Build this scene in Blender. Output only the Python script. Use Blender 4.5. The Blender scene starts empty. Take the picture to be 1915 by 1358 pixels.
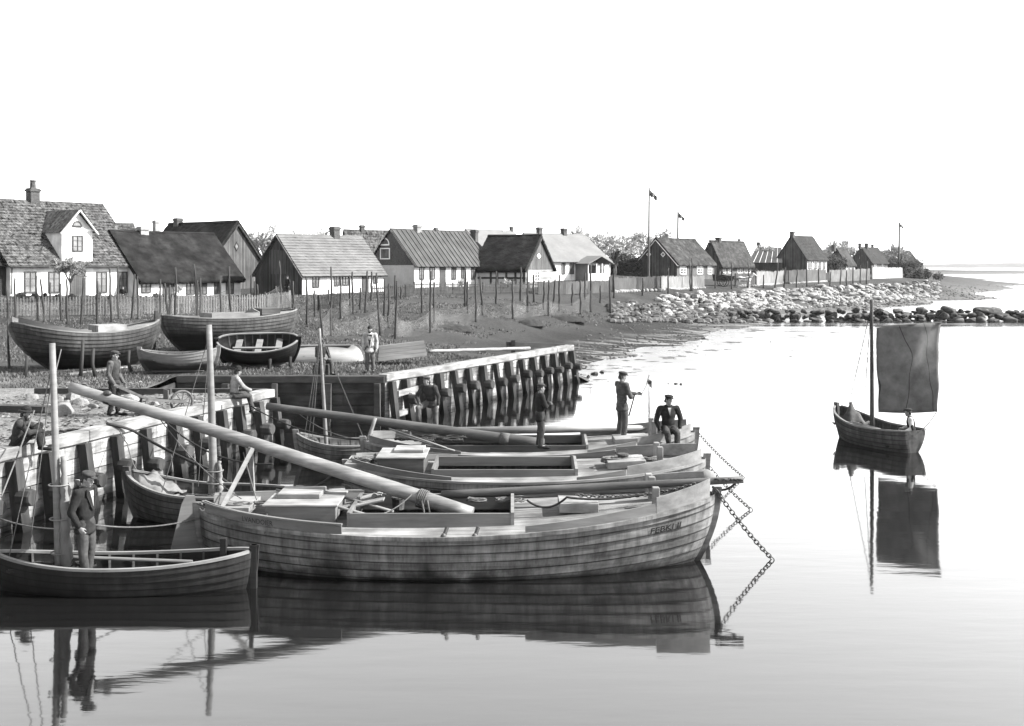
import bpy, bmesh, math, random
import numpy as np
from mathutils import Vector, Matrix, geometry
random.seed(7); rng = np.random.default_rng(7)
SC = bpy.context.scene
COL = SC.collection
R = math.radians
# ------------------------------------------------------------------ camera (a view camera: level, with falling front)
F, CX, HY, H = 2000.0, 957.5, 497.0, 5.5
cam = bpy.data.objects.new('camera', bpy.data.cameras.new('camera')); COL.objects.link(cam)
cam.location = (0, 0, H); cam.rotation_euler = (R(90), 0, 0)
cam.data.sensor_width = 36; cam.data.lens = 36 * F / 1915; cam.data.shift_y = -182 / 1915
cam.data.clip_start = 0.1; cam.data.clip_end = 12000
SC.camera = cam
# ------------------------------------------------------------------ sky, sun, exposure (a blue-sensitive plate: green and blue as grey)
SUN_EL, SUN_AZ = R(38), R(3)          # sun low-ish, from the right and a touch from the camera side
sd = Vector((math.cos(SUN_EL) * math.cos(SUN_AZ), -math.cos(SUN_EL) * math.sin(SUN_AZ), math.sin(SUN_EL)))
w = bpy.data.worlds.new('World'); SC.world = w; w.use_nodes = True
nt = w.node_tree; nt.nodes.clear()
sky = nt.nodes.new('ShaderNodeTexSky'); sky.sky_type = 'NISHITA'; sky.sun_disc = False
sky.sun_elevation = SUN_EL; sky.sun_rotation = math.atan2(sd.x, sd.y)
sky.dust_density = 0.6; sky.air_density = 1.0
sep = nt.nodes.new('ShaderNodeSeparateColor'); cmb = nt.nodes.new('ShaderNodeCombineColor')
bg = nt.nodes.new('ShaderNodeBackground'); out = nt.nodes.new('ShaderNodeOutputWorld')
nt.links.new(sky.outputs[0], sep.inputs[0])
gb = nt.nodes.new('ShaderNodeMath'); gb.operation = 'ADD'; nt.links.new(sep.outputs[1], gb.inputs[0]); nt.links.new(sep.outputs[2], gb.inputs[1])
pw = nt.nodes.new('ShaderNodeMath'); pw.operation = 'MULTIPLY'; nt.links.new(gb.outputs[0], pw.inputs[0]); pw.inputs[1].default_value = .5
for i in range(3): nt.links.new(pw.outputs[0], cmb.inputs[i])
nt.links.new(cmb.outputs[0], bg.inputs[0]); bg.inputs[1].default_value = 0.14
nt.links.new(bg.outputs[0], out.inputs[0])
sl = bpy.data.lights.new('sun', 'SUN'); sl.energy = 5.0; sl.angle = R(0.5); sl.color = (1, .99, .97)
so = bpy.data.objects.new('sun', sl); COL.objects.link(so); so.location = (60, 0, 60)
so.rotation_euler = sd.to_track_quat('Z', 'Y').to_euler()
vs = SC.view_settings; vs.view_transform = 'Standard'; vs.look = 'None'; vs.gamma = 1; vs.use_curve_mapping = False
vs.exposure = 2.35
SC.cycles.max_bounces = 8; SC.cycles.transparent_max_bounces = 24; SC.cycles.volume_bounces = 1
SC.cycles.use_denoising = True
# ------------------------------------------------------------------ photo geometry -> world
def P(px, py, d): return Vector(((px - CX) / F * d, d, H - (py - HY) / F * d))
def Zp(px, py, z):
    d = F * (H - z) / (py - HY); return Vector(((px - CX) / F * d, d, z))
# ------------------------------------------------------------------ materials: greys only
def _n(t, k, **kw):
    n = t.nodes.new(k)
    for a, b in kw.items(): setattr(n, a, b)
    return n
MC = {}; KG = .6            # how dim real-world surfaces look to a blue-sensitive plate
def mat(name, c, var=.3, sc=(2, 2, 2), detail=6, rough=.85, bump=.25, stain=.25, stsc=.6, lines=None, spec=.1, bdist=.02, wet=None, tone=.4, dirt=False):
    """grey weathered surface: stretched grain noise, slow stains, optional board lines (axis, pitch, gap, tone spread)"""
    if name in MC: return MC[name]
    c *= tone * KG
    m = bpy.data.materials.new(name); m.use_nodes = True; t = m.node_tree; L = t.links.new
    b = t.nodes['Principled BSDF']; b.inputs['Roughness'].default_value = rough; b.inputs['Specular IOR Level'].default_value = spec
    tc = _n(t, 'ShaderNodeTexCoord'); mp = _n(t, 'ShaderNodeMapping'); mp.inputs['Scale'].default_value = sc
    L(tc.outputs['Object'], mp.inputs[0])
    n1 = _n(t, 'ShaderNodeTexNoise'); n1.inputs['Scale'].default_value = 1; n1.inputs['Detail'].default_value = detail; n1.inputs['Roughness'].default_value = .65
    L(mp.outputs[0], n1.inputs['Vector'])
    n2 = _n(t, 'ShaderNodeTexNoise'); n2.inputs['Scale'].default_value = stsc; n2.inputs['Detail'].default_value = 4
    L(tc.outputs['Object'], n2.inputs['Vector'])
    def rng_(src, lo, hi):
        r = _n(t, 'ShaderNodeMapRange'); r.inputs[1].default_value = .3; r.inputs[2].default_value = .7
        r.inputs[3].default_value = lo; r.inputs[4].default_value = hi; L(src, r.inputs[0]); return r.outputs[0]
    def mul(a, bb):
        q = _n(t, 'ShaderNodeMath', operation='MULTIPLY'); L(a, q.inputs[0])
        if isinstance(bb, (int, float)): q.inputs[1].default_value = bb
        else: L(bb, q.inputs[1])
        return q.outputs[0]
    v = mul(rng_(n1.outputs['Fac'], c * (1 - var), c * (1 + var)), rng_(n2.outputs['Fac'], 1 - stain, 1 + stain))
    hgt = n1.outputs['Fac']
    if lines:
        ax, pitch, gap, spread = lines
        sp = _n(t, 'ShaderNodeSeparateXYZ'); L(tc.outputs['Object'], sp.inputs[0])
        dv = mul(sp.outputs[ax], 1 / pitch)
        fr = _n(t, 'ShaderNodeMath', operation='FRACT'); L(dv, fr.inputs[0])
        gt = _n(t, 'ShaderNodeMath', operation='GREATER_THAN'); L(fr.outputs[0], gt.inputs[0]); gt.inputs[1].default_value = gap / pitch
        fl = _n(t, 'ShaderNodeMath', operation='FLOOR'); L(dv, fl.inputs[0])
        wn = _n(t, 'ShaderNodeTexWhiteNoise', noise_dimensions='1D'); L(fl.outputs[0], wn.inputs['W'])
        rr = _n(t, 'ShaderNodeMapRange'); rr.inputs[3].default_value = 1 - spread; rr.inputs[4].default_value = 1 + spread; L(wn.outputs[0], rr.inputs[0])
        g2 = _n(t, 'ShaderNodeMapRange'); g2.inputs[3].default_value = .3; L(gt.outputs[0], g2.inputs[0])
        v = mul(mul(v, rr.outputs[0]), g2.outputs[0])
        ad = _n(t, 'ShaderNodeMath', operation='ADD'); L(hgt, ad.inputs[0]); L(gt.outputs[0], ad.inputs[1]); hgt = ad.outputs[0]
    if wet:                                            # a permanent tide line: tarred / weed-grown below a height
        z0, z1, k = wet
        sp2 = _n(t, 'ShaderNodeSeparateXYZ'); L(tc.outputs['Object'], sp2.inputs[0])
        az = _n(t, 'ShaderNodeMath', operation='ADD'); L(sp2.outputs[2], az.inputs[0])
        wv = rng_(n2.outputs['Fac'], -.15, .15); L(wv, az.inputs[1])
        rw = _n(t, 'ShaderNodeMapRange'); rw.inputs[1].default_value = z0; rw.inputs[2].default_value = z1; rw.inputs[3].default_value = k; L(az.outputs[0], rw.inputs[0])
        v = mul(v, rw.outputs[0])
    if dirt:  # painted lap shade and plank tone, then vertical stain streaks
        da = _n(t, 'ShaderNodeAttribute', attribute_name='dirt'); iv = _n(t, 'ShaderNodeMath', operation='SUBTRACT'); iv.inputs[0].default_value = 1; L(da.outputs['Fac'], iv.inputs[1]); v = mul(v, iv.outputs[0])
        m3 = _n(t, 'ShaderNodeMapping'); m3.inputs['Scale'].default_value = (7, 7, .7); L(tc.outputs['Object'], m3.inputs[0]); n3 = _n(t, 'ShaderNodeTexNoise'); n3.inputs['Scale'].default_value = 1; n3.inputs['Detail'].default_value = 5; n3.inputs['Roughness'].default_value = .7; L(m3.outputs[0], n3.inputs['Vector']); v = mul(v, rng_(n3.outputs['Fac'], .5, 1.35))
    cc = _n(t, 'ShaderNodeCombineColor')
    for i in range(3): L(v, cc.inputs[i])
    L(cc.outputs[0], b.inputs['Base Color'])
    if bump:
        bp = _n(t, 'ShaderNodeBump'); bp.inputs['Strength'].default_value = bump; bp.inputs['Distance'].default_value = bdist
        L(hgt, bp.inputs['Height']); L(bp.outputs[0], b.inputs['Normal'])
    MC[name] = m; return m
# ------------------------------------------------------------------ mesh builder
class MB:
    def __init__(s): s.v = []; s.f = []; s.n = 0
    def add(s, vs, fs):
        k = s.n; s.v.extend([tuple(p) for p in vs]); s.f.extend([tuple(i + k for i in f) for f in fs]); s.n += len(vs); return k
    def box(s, x0, x1, y0, y1, z0, z1, M=None):
        p = [(x0, y0, z0), (x1, y0, z0), (x1, y1, z0), (x0, y1, z0), (x0, y0, z1), (x1, y0, z1), (x1, y1, z1), (x0, y1, z1)]
        if M: p = [M @ Vector(q) for q in p]
        s.add(p, [(0, 3, 2, 1), (4, 5, 6, 7), (0, 1, 5, 4), (1, 2, 6, 5), (2, 3, 7, 6), (3, 0, 4, 7)])
    def beam(s, a, b, wd, ht, up=(0, 0, 1), taper=1, jit=0):
        a, b = Vector(a), Vector(b); d = (b - a).normalized(); up = Vector(up)
        r = d.cross(up); r = r.normalized() if r.length > 1e-4 else Vector((1, 0, 0)); u = r.cross(d)
        p = []
        for q, k in ((a, 1), (b, taper)):
            for i, j in ((-1, -1), (1, -1), (1, 1), (-1, 1)): p.append(q + r * (i * wd * k / 2 + random.uniform(-jit, jit)) + u * (j * ht * k / 2 + random.uniform(-jit, jit)))
        s.add(p, [(0, 1, 2, 3), (7, 6, 5, 4), (0, 4, 5, 1), (1, 5, 6, 2), (2, 6, 7, 3), (3, 7, 4, 0)])
    def tube(s, pts, rad, n=8, caps=True):
        pts = [Vector(p) for p in pts]; m = len(pts)
        if isinstance(rad, (int, float)): rad = [rad] * m
        prev = None; vs = []
        for i in range(m):
            d = (pts[min(i + 1, m - 1)] - pts[max(i - 1, 0)])
            d = d.normalized() if d.length > 1e-9 else Vector((0, 0, 1))
            if prev is None: r = d.orthogonal().normalized()
            else:
                r = prev - d * prev.dot(d); r = r.normalized() if r.length > 1e-6 else d.orthogonal().normalized()
            prev = r; u = d.cross(r)
            for k in range(n):
                a = 2 * math.pi * k / n; vs.append(pts[i] + (r * math.cos(a) + u * math.sin(a)) * rad[i])
        fs = []
        for i in range(m - 1):
            for k in range(n): fs.append((i * n + k, i * n + (k + 1) % n, (i + 1) * n + (k + 1) % n, (i + 1) * n + k))
        if caps: fs.append(tuple(range(n - 1, -1, -1))); fs.append(tuple(range((m - 1) * n, m * n)))
        s.add(vs, fs)
    def capsule(s, a, b, r0, r1, n=10):
        a, b = Vector(a), Vector(b); d = b - a
        d = d.normalized() if d.length > 1e-6 else Vector((0, 0, 1))
        pts, rs = [], []
        for q in (-.97, -.75, -.4): pts.append(a + d * r0 * q); rs.append(r0 * math.sqrt(1 - q * q))
        pts += [a, b]; rs += [r0, r1]
        for q in (.4, .75, .97): pts.append(b + d * r1 * q); rs.append(r1 * math.sqrt(1 - q * q))
        s.tube(pts, rs, n)
    def ell(s, c, rx, ry, rz, M=None, nu=14, nv=9):
        vs = []; c = Vector(c)
        for j in range(1, nv):
            th = math.pi * j / nv
            for i in range(nu):
                ph = 2 * math.pi * i / nu
                p = Vector((rx * math.sin(th) * math.cos(ph), ry * math.sin(th) * math.sin(ph), rz * math.cos(th)))
                vs.append(c + (M @ p if M else p))
        t = len(vs); top = Vector((0, 0, rz)); vs += [c + (M @ top if M else top), c - (M @ top if M else top)]
        fs = []
        for j in range(nv - 2):
            for i in range(nu): fs.append((j * nu + i, (j + 1) * nu + i, (j + 1) * nu + (i + 1) % nu, j * nu + (i + 1) % nu))
        for i in range(nu):
            fs.append((t, i, (i + 1) % nu)); fs.append((t + 1, (nv - 2) * nu + (i + 1) % nu, (nv - 2) * nu + i))
        s.add(vs, fs)
    def sweep(s, pts, wd, ht, lean=0):
        """rectangular rail along a path; width horizontal, height up"""
        pts = [Vector(p) for p in pts]; m = len(pts); vs = []
        for i in range(m):
            d = pts[min(i + 1, m - 1)] - pts[max(i - 1, 0)]; r = Vector((d.y, -d.x, 0)); r = r.normalized() if r.length > 1e-6 else Vector((1, 0, 0))
            for a, bb in ((-.5, -.5), (.5, -.5), (.5, .5), (-.5, .5)): vs.append(pts[i] + r * a * wd + Vector((0, 0, bb * ht)))
        fs = [(0, 1, 2, 3), tuple((m - 1) * 4 + k for k in (3, 2, 1, 0))]
        for i in range(m - 1):
            for k in range(4): fs.append((i * 4 + (k + 1) % 4, i * 4 + k, (i + 1) * 4 + k, (i + 1) * 4 + (k + 1) % 4))
        s.add(vs, fs)
    def grid(s, pts, flip=False):
        a = len(pts); b = len(pts[0]); vs = [p for r in pts for p in r]; fs = []
        for i in range(a - 1):
            for j in range(b - 1):
                q = (i * b + j, i * b + j + 1, (i + 1) * b + j + 1, (i + 1) * b + j); fs.append(q[::-1] if flip else q)
        s.add(vs, fs)
    def prism(s, poly, ext):
        """closed prism: polygon points (3D) extruded by a vector"""
        poly = [Vector(p) for p in poly]; e = Vector(ext); n = len(poly)
        s.add(poly + [p + e for p in poly], [tuple(range(n))[::-1], tuple(range(n, 2 * n))] + [(i, (i + 1) % n, n + (i + 1) % n, n + i) for i in range(n)])
    def mesh(s, name):
        me = bpy.data.meshes.new(name); me.from_pydata(s.v, [], s.f); me.update(); return me
    def build(s, name, m, parent=None, smooth=False, world=False, fixn=True):
        if world and parent is not None:
            l = parent.location; s.v = [(p[0] - l.x, p[1] - l.y, p[2] - l.z) for p in s.v]
        me = s.mesh(name)
        if fixn:
            bm = bmesh.new(); bm.from_mesh(me); bmesh.ops.recalc_face_normals(bm, faces=bm.faces); bm.to_mesh(me); bm.free()
        return link(name, me, m, parent, smooth)
def link(name, me, m, parent=None, smooth=False):
    o = bpy.data.objects.new(name, me); COL.objects.link(o)
    if m and not me.materials: me.materials.append(m)
    if smooth:
        me.polygons.foreach_set('use_smooth', [True] * len(me.polygons))
    if parent: o.parent = parent
    return o
def tag(o, label=None, cat=None, group=None, kind=None):
    if label: o['label'] = label
    if cat: o['category'] = cat
    if group: o['group'] = group
    if kind: o['kind'] = kind
    return o
def thing(name, label, cat, loc=(0, 0, 0), rz=0, group=None, roll=0, pitch=0):
    o = bpy.data.objects.new(name, None); COL.objects.link(o); o.empty_display_size = .2
    o.location = loc; o.rotation_euler = (roll, pitch, rz); return tag(o, label, cat, group)
def solo(mb, name, m, label, cat, group=None, smooth=False, kind=None, at=None):
    """one-mesh thing given in world coordinates: origin moved to its base"""
    if at is None:
        a = np.array(mb.v); at = (a[:, 0].mean(), a[:, 1].mean(), a[:, 2].min())
    mb.v = [(p[0] - at[0], p[1] - at[1], p[2] - at[2]) for p in mb.v]
    o = mb.build(name, m, None, smooth); o.location = at; return tag(o, label, cat, group, kind)
def set_dirt_shade(o, arr):
    at = o.data.attributes.new('dirt', 'FLOAT', 'POINT'); at.data.foreach_set('value', np.asarray(arr, np.float32)); return o
def copy_tree(o, parent=None):
    c = o.copy(); COL.objects.link(c); c.parent = parent
    for ch in o.children: copy_tree(ch, c)
    return c
def sag(a, b, s, n=16):
    a, b = Vector(a), Vector(b)
    return [a.lerp(b, i / n) - Vector((0, 0, s * 4 * (i / n) * (1 - i / n))) for i in range(n + 1)]
def vnoise(x, y, z, f, seed=0):
    r = np.random.default_rng(seed); v = 0
    for k in range(7):
        d = r.normal(size=3); d /= np.linalg.norm(d); v = v + np.sin((d[0] * x + d[1] * y + d[2] * z) * f * r.uniform(.6, 1.7) + r.uniform(0, 6.28))
    return v / 7 * 1.6
# ================================================================== terrain
CP = [  # control heights: (photo x, photo y, z) on the ground seen there
 (20,553,3.3),(256,553,3.05),(450,551,2.95),(565,553,3.0),(718,546,3.2),(775,537,3.45),(915,534,3.4),(1035,525,3.75),(1265,521,3.72),(1345,520,3.6),
 (1508,507,4.5),(1630,503,4.7),(1715,500.6,5.0),(100,592,2.55),(300,592,2.5),(500,585,2.55),(640,580,2.5),(740,563,2.85),(740,610,1.95),(840,575,2.6),(830,622,1.6),
 (960,605,1.55),(1000,570,2.35),(1140,560,2.35),(1150,580,1.3),(830,642,1.15),(960,640,.62),(1060,640,.33),(1090,690,.04),(1200,664,.02),(1300,647,.02),
 (1390,608,.05),(1150,620,.45),(1250,600,.42),(1350,592,.5),(1150,585,1.1),(1150,550,2.7),(1250,541,3.0),(1300,550,2.5),(1300,588,.42),(1400,541,2.65),(1400,583,.4),
 (1500,538,2.75),(1500,575,.4),(1600,531,2.85),(1600,566,.4),(1700,526,2.9),(1700,558,.35),(1745,522,3.0),(1760,549,.35),(1640,577,.02),(1560,590,-.1),(1480,592,.05),
 (1800,548,.25),(1905,532,.2),(1850,540,.22),(1800,535,.1),(1905,525,.05),(1850,552,-.4),(1905,545,-.5),(1750,566,-.35),
 (1200,690,-.35),(1300,665,-.3),(1420,628,-.25),(1500,612,-.3),(1700,590,-.6),(1800,580,-.8),(1110,705,-.25)]
CW = [  # world control points: quay levels, sea bed, hinterland
 (-15,8,1.58),(-20,15,1.58),(-12,20,1.58),(-11,24,1.58),(-9,30,1.58),(-13,31,1.58),(-18,30,1.6),(-25,30,1.6),(-11,34,1.6),(-8,32.5,1.58),(-14,37,1.62),(-10,37.4,1.63),(-7,37.4,1.63),(-4.6,37.3,1.63),
 (-16,42,1.62),(-11,42,1.66),(-7,43,1.66),(-3,40,1.6),(-2,43,1.55),(0,46,1.3),(1.8,49.2,.9),(2.6,51,.5),(-20,50,2.0),(-12,52,1.95),(-5,52,1.7),(-28,45,2.0),(-35,20,1.8),
 (3.6,51.5,.08),(4.5,50,-.4),(8,50,-.7),(16,58,-.8),(30,70,-.9),(50,85,-1),(80,110,-1),(110,150,-1),(200,240,-1.2),(300,330,-1.2),(500,520,-1.5),(400,300,-1.5),(60,60,-1.5),
 (-60,90,4),(-40,120,4.2),(-10,150,4.6),(20,180,4.8),(50,240,5.0),(80,330,5.2),(-120,200,6),(0,400,6),(150,450,5.3),(-200,60,5),(-250,500,7),(200,640,5),(118,330,4.2),(122,300,2.0),(165,393,-.8),(197,478,-1),(158,352,-.5),(190,400,-.8),(140,400,3.5),(240,600,-1),(260,640,-1),(300,640,-1)]
pts = [tuple(Zp(*c)) for c in CP] + CW
PA = np.array(pts)
def _fit():
    X = PA[:, :2]; D = np.sqrt(((X[:, None] - X[None]) ** 2).sum(-1)); n = len(X)
    A = np.zeros((n + 1, n + 1)); A[:n, :n] = D + np.eye(n) * 1e-6; A[:n, n] = 1; A[n, :n] = 1
    return np.linalg.solve(A, np.append(PA[:, 2], 0))
WT = _fit()
def hts(x, y, rough=True):
    x = np.asarray(x, float); y = np.asarray(y, float)
    z = np.zeros_like(x)
    for (a, b, _), wgt in zip(PA, WT[:-1]): z = z + wgt * np.sqrt((x - a) ** 2 + (y - b) ** 2)
    z = z + WT[-1]
    if rough:
        z = z + .035 * vnoise(x, y, x * 0, 2.2, 1) + .06 * vnoise(x, y, x * 0, .7, 2) * np.clip((y - 38) / 20, 0, 1)
    return z
def ht(x, y): return float(hts(np.array([x]), np.array([y]))[0])
def og(px, py, dmin=20, dmax=420):
    """where the ray through a photo point meets the ground"""
    d = np.geomspace(dmin, dmax, 500); x = (px - CX) / F * d; zr = H - (py - HY) / F * d
    below = np.where(zr < hts(x, d))[0]
    k = below[0] if len(below) else len(d) - 1
    a, b = d[max(k - 1, 0)], d[k]
    for _ in range(12):
        m = (a + b) / 2
        if H - (py - HY) / F * m < ht((px - CX) / F * m, m): b = m
        else: a = m
    return Vector(((px - CX) / F * b, b, ht((px - CX) / F * b, b)))
QA, QB = Vector((-15.4, 5.34)), Vector((-7.36, 32.9))            # left quay face
IA, IB = Vector((-11.6, 37.0)), Vector((-4.4, 37.0))             # inner wall
PB = Vector((2.9, 51.0))                                         # pier end
def land():
    poly = [(-300, 4.9), (QA.x - .06, 4.9), (QA.x - .06, QA.y), (QB.x - .06, QB.y), (-11.6, 33.2), (-11.7, 37.07), (IB.x - .06, 37.07), (PB.x - .1, PB.y + .05), (3.6, 50.6), (9, 49), (18, 56), (33, 70), (52, 84), (85, 110), (118, 150), (210, 240), (320, 330), (520, 520), (520, 900), (-300, 900)]
    bp = []
    for i, a in enumerate(poly):
        b = poly[(i + 1) % len(poly)]; n = max(1, int(math.dist(a, b) / (.5 if 4.9 < a[1] < 52 and -16 < a[0] < 10 and -20 < b[0] < 20 else 4)))
        bp += [(a[0] + (b[0] - a[0]) * k / n, a[1] + (b[1] - a[1]) * k / n) for k in range(n)]
    ip = []
    def fill(x0, x1, y0, y1, s, cond):
        for yy in np.arange(y0, y1, s):
            for xx in np.arange(x0, x1, s):
                a = xx + rng.uniform(-.3, .3) * s; b = yy + rng.uniform(-.3, .3) * s
                if cond(a, b): ip.append((a, b))
    vis = lambda a, b: abs(a) < .56 * b + 3
    fill(-26, 8, 6, 50, .4, lambda a, b: vis(a, b) and b < 50)
    fill(-40, 50, 50, 108, .8, lambda a, b: vis(a, b) and b >= 50)
    fill(-80, 130, 108, 230, 2.0, lambda a, b: vis(a, b) and b >= 108)
    fill(-290, 510, 230, 880, 12, lambda a, b: b >= 230)
    fill(-290, 0, 12, 230, 9, lambda a, b: not vis(a, b))
    n = len(bp); allp = [Vector(p) for p in bp + ip]
    r = geometry.delaunay_2d_cdt(allp, [], [list(range(n))], 1, 1e-4)
    xy = np.array([(p[0], p[1]) for p in r[0]]); z = hts(xy[:, 0], xy[:, 1])
    me = bpy.data.meshes.new('ground'); me.from_pydata(np.column_stack([xy, z]).tolist(), [], [tuple(f) for f in r[2]]); me.update()
    x, y = xy[:, 0], xy[:, 1]; nz = vnoise(x, y, x * 0, .5, 5); nz2 = vnoise(x, y, x * 0, 1.6, 6)
    sm = lambda a, lo, hi: np.clip((a - lo) / (hi - lo), 0, 1)
    weed = sm(1.15 + .35 * nz - z, 0, .5) * sm(z + .35, 0, .2) * (1 - sm(x - 22 + 3 * nz, -6, 6))           # seaweed belt on the near shore
    shing = (1 - sm(z + .35 * nz, .9, 1.5)) * sm(x - 22 + 3 * nz, -6, 6)                                   # pale shingle beach beyond
    quay = (1 - sm(y + 2 * nz - (33.5 + 0 * x), 0, 3.5)) * sm(z, .9, 1.2)                                  # trodden quay top, sand and chips
    path = np.exp(-((z - 2.75 - .12 * nz) / .22) ** 2) * sm(x + 30, 0, 20) * .8                            # cart track along the shore
    for nm, arr in (('weed', weed), ('shingle', shing), ('quay', quay), ('path', path)):
        at = me.attributes.new(nm, 'FLOAT', 'POINT'); at.data.foreach_set('value', arr.astype(np.float32))
    m = bpy.data.materials.new('ground'); m.use_nodes = True; t = m.node_tree; L = t.links.new; b = t.nodes['Principled BSDF']
    b.inputs['Roughness'].default_value = .95; b.inputs['Specular IOR Level'].default_value = .1
    tc = _n(t, 'ShaderNodeTexCoord')
    def noise(s, d=8): 
        q = _n(t, 'ShaderNodeTexNoise'); q.inputs['Scale'].default_value = s; q.inputs['Detail'].default_value = d; q.inputs['Roughness'].default_value = .7; L(tc.outputs['Object'], q.inputs['Vector']); return q.outputs['Fac']
    a, c2 = noise(.35), noise(5)
    def ramp(src, lo, hi, a0=.3, a1=.7):
        q = _n(t, 'ShaderNodeMapRange'); q.inputs[1].default_value = a0; q.inputs[2].default_value = a1; q.inputs[3].default_value = lo; q.inputs[4].default_value = hi; L(src, q.inputs[0]); return q.outputs[0]
    def mx(f, p, q):
        k = _n(t, 'ShaderNodeMix', data_type='FLOAT'); L(f, k.inputs[0]); L(p, k.inputs[2]); L(q, k.inputs[3]); return k.outputs[0]
    def at(nm):
        k = _n(t, 'ShaderNodeAttribute', attribute_name=nm); return k.outputs['Fac']
    def mu(p, q):
        k = _n(t, 'ShaderNodeMath', operation='MULTIPLY'); L(p, k.inputs[0]); L(q, k.inputs[1]); return k.outputs[0]
    mod = ramp(c2, .55, 1.45)
    v = mu(ramp(a, .02, .042), mod)
    v = mx(at('path'), v, mu(ramp(a, .03, .055), mod))
    v = mx(at('weed'), v, mu(ramp(a, .009, .024), mod))
    v = mx(at('shingle'), v, mu(ramp(c2, .02, .12), mod))
    v = mx(at('quay'), v, mu(ramp(a, .08, .2), ramp(noise(9), .35, 1.5)))
    # wet pale sand streaks through the weed near the water line
    gp = _n(t, 'ShaderNodeSeparateXYZ'); L(tc.outputs['Object'], gp.inputs[0]); mp = _n(t, 'ShaderNodeMapping'); mp.inputs['Scale'].default_value = (.25, 1.1, 1); mp.inputs['Rotation'].default_value = (0, 0, .35); L(tc.outputs['Object'], mp.inputs[0])
    ns = _n(t, 'ShaderNodeTexNoise'); ns.inputs['Scale'].default_value = 1; ns.inputs['Detail'].default_value = 6; L(mp.outputs[0], ns.inputs['Vector']); zl = _n(t, 'ShaderNodeMapRange'); zl.inputs[1].default_value = .45; zl.inputs[2].default_value = .05; L(gp.outputs[2], zl.inputs[0])
    v = mx(mu(zl.outputs[0], ramp(ns.outputs['Fac'], 0, 1, .50, .56)), v, mu(ramp(a, .12, .2), mod))
    kk = _n(t, 'ShaderNodeMath', operation='MULTIPLY'); L(v, kk.inputs[0]); kk.inputs[1].default_value = KG; v = kk.outputs[0]
    cc = _n(t, 'ShaderNodeCombineColor')
    for i in range(3): L(v, cc.inputs[i])
    L(cc.outputs[0], b.inputs['Base Color'])
    bp_ = _n(t, 'ShaderNodeBump'); bp_.inputs['Strength'].default_value = .7; bp_.inputs['Distance'].default_value = .12; L(c2, bp_.inputs['Height']); L(bp_.outputs[0], b.inputs['Normal'])
    o = link('ground', me, m, None, True); tag(o, kind='structure')
land()
# ------------------------------------------------------------------ water and the far shore
def water():
    mb = MB(); mb.add([(-60, 1, 0), (3600, 1, 0), (3600, 3900, 0), (-60, 3900, 0)], [(0, 1, 2, 3)])
    m = bpy.data.materials.new('water'); m.use_nodes = True; t = m.node_tree; L = t.links.new; b = t.nodes['Principled BSDF']
    b.inputs['Base Color'].default_value = (.003, .003, .003, 1); b.inputs['Roughness'].default_value = .06; b.inputs['IOR'].default_value = 2.0; b.inputs['Specular IOR Level'].default_value = .52
    tc = _n(t, 'ShaderNodeTexCoord'); prev = None
    for sc, st, di in (((.55, 2.2, 1), .07, .05), ((3.5, 9, 1), .02, .02)):
        mp = _n(t, 'ShaderNodeMapping'); mp.inputs['Scale'].default_value = sc; L(tc.outputs['Object'], mp.inputs[0])
        q = _n(t, 'ShaderNodeTexNoise'); q.inputs['Scale'].default_value = 1; q.inputs['Detail'].default_value = 3; L(mp.outputs[0], q.inputs['Vector'])
        bp = _n(t, 'ShaderNodeBump'); bp.inputs['Strength'].default_value = st; bp.inputs['Distance'].default_value = di; L(q.outputs['Fac'], bp.inputs['Height'])
        if prev: L(prev, bp.inputs['Normal'])
        prev = bp.outputs[0]
    L(prev, b.inputs['Normal'])
    # breeze: the open water beyond the harbour is ruffled in long patches
    sp = _n(t, 'ShaderNodeSeparateXYZ'); L(tc.outputs['Object'], sp.inputs[0]); r1 = _n(t, 'ShaderNodeMapRange', interpolation_type='SMOOTHSTEP'); r1.inputs[1].default_value = 40; r1.inputs[2].default_value = 60; L(sp.outputs[1], r1.inputs[0])
    mp = _n(t, 'ShaderNodeMapping'); mp.inputs['Scale'].default_value = (.05, .25, 1); L(tc.outputs['Object'], mp.inputs[0]); q = _n(t, 'ShaderNodeTexNoise'); q.inputs['Scale'].default_value = 1; L(mp.outputs[0], q.inputs['Vector'])
    r2 = _n(t, 'ShaderNodeMapRange'); r2.inputs[1].default_value = .35; r2.inputs[2].default_value = .6; r2.inputs[3].default_value = .12; r2.inputs[4].default_value = .3; L(q.outputs['Fac'], r2.inputs[0])
    mxr = _n(t, 'ShaderNodeMix', data_type='FLOAT'); L(r1.outputs[0], mxr.inputs[0]); mxr.inputs[2].default_value = .05; L(r2.outputs[0], mxr.inputs[3]); L(mxr.outputs[0], b.inputs['Roughness'])
    o = mb.build('water', m); tag(o, kind='structure')
    mb = MB(); rows = []
    for i in range(90):
        x = 780 + i * 26; hh = 11 + 7 * vnoise(np.array([x]), np.array([0.]), np.array([0.]), .004, 3)[0] + 2.5 * vnoise(np.array([x]), np.array([0.]), np.array([0.]), .05, 4)[0]
        hh = max(1.5, hh * min(1, i / 14))
        rows.append([(x, 2600, -1), (x, 2640, hh * .8), (x, 2720, hh * 1.25), (x, 3000, hh), (x, 3200, -1)])
    mb.grid(rows); o = mb.build('hills', mat('far_hills', .1, .3, (.02, .02, .1), stsc=.01), smooth=True); tag(o, kind='structure')
water()
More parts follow.
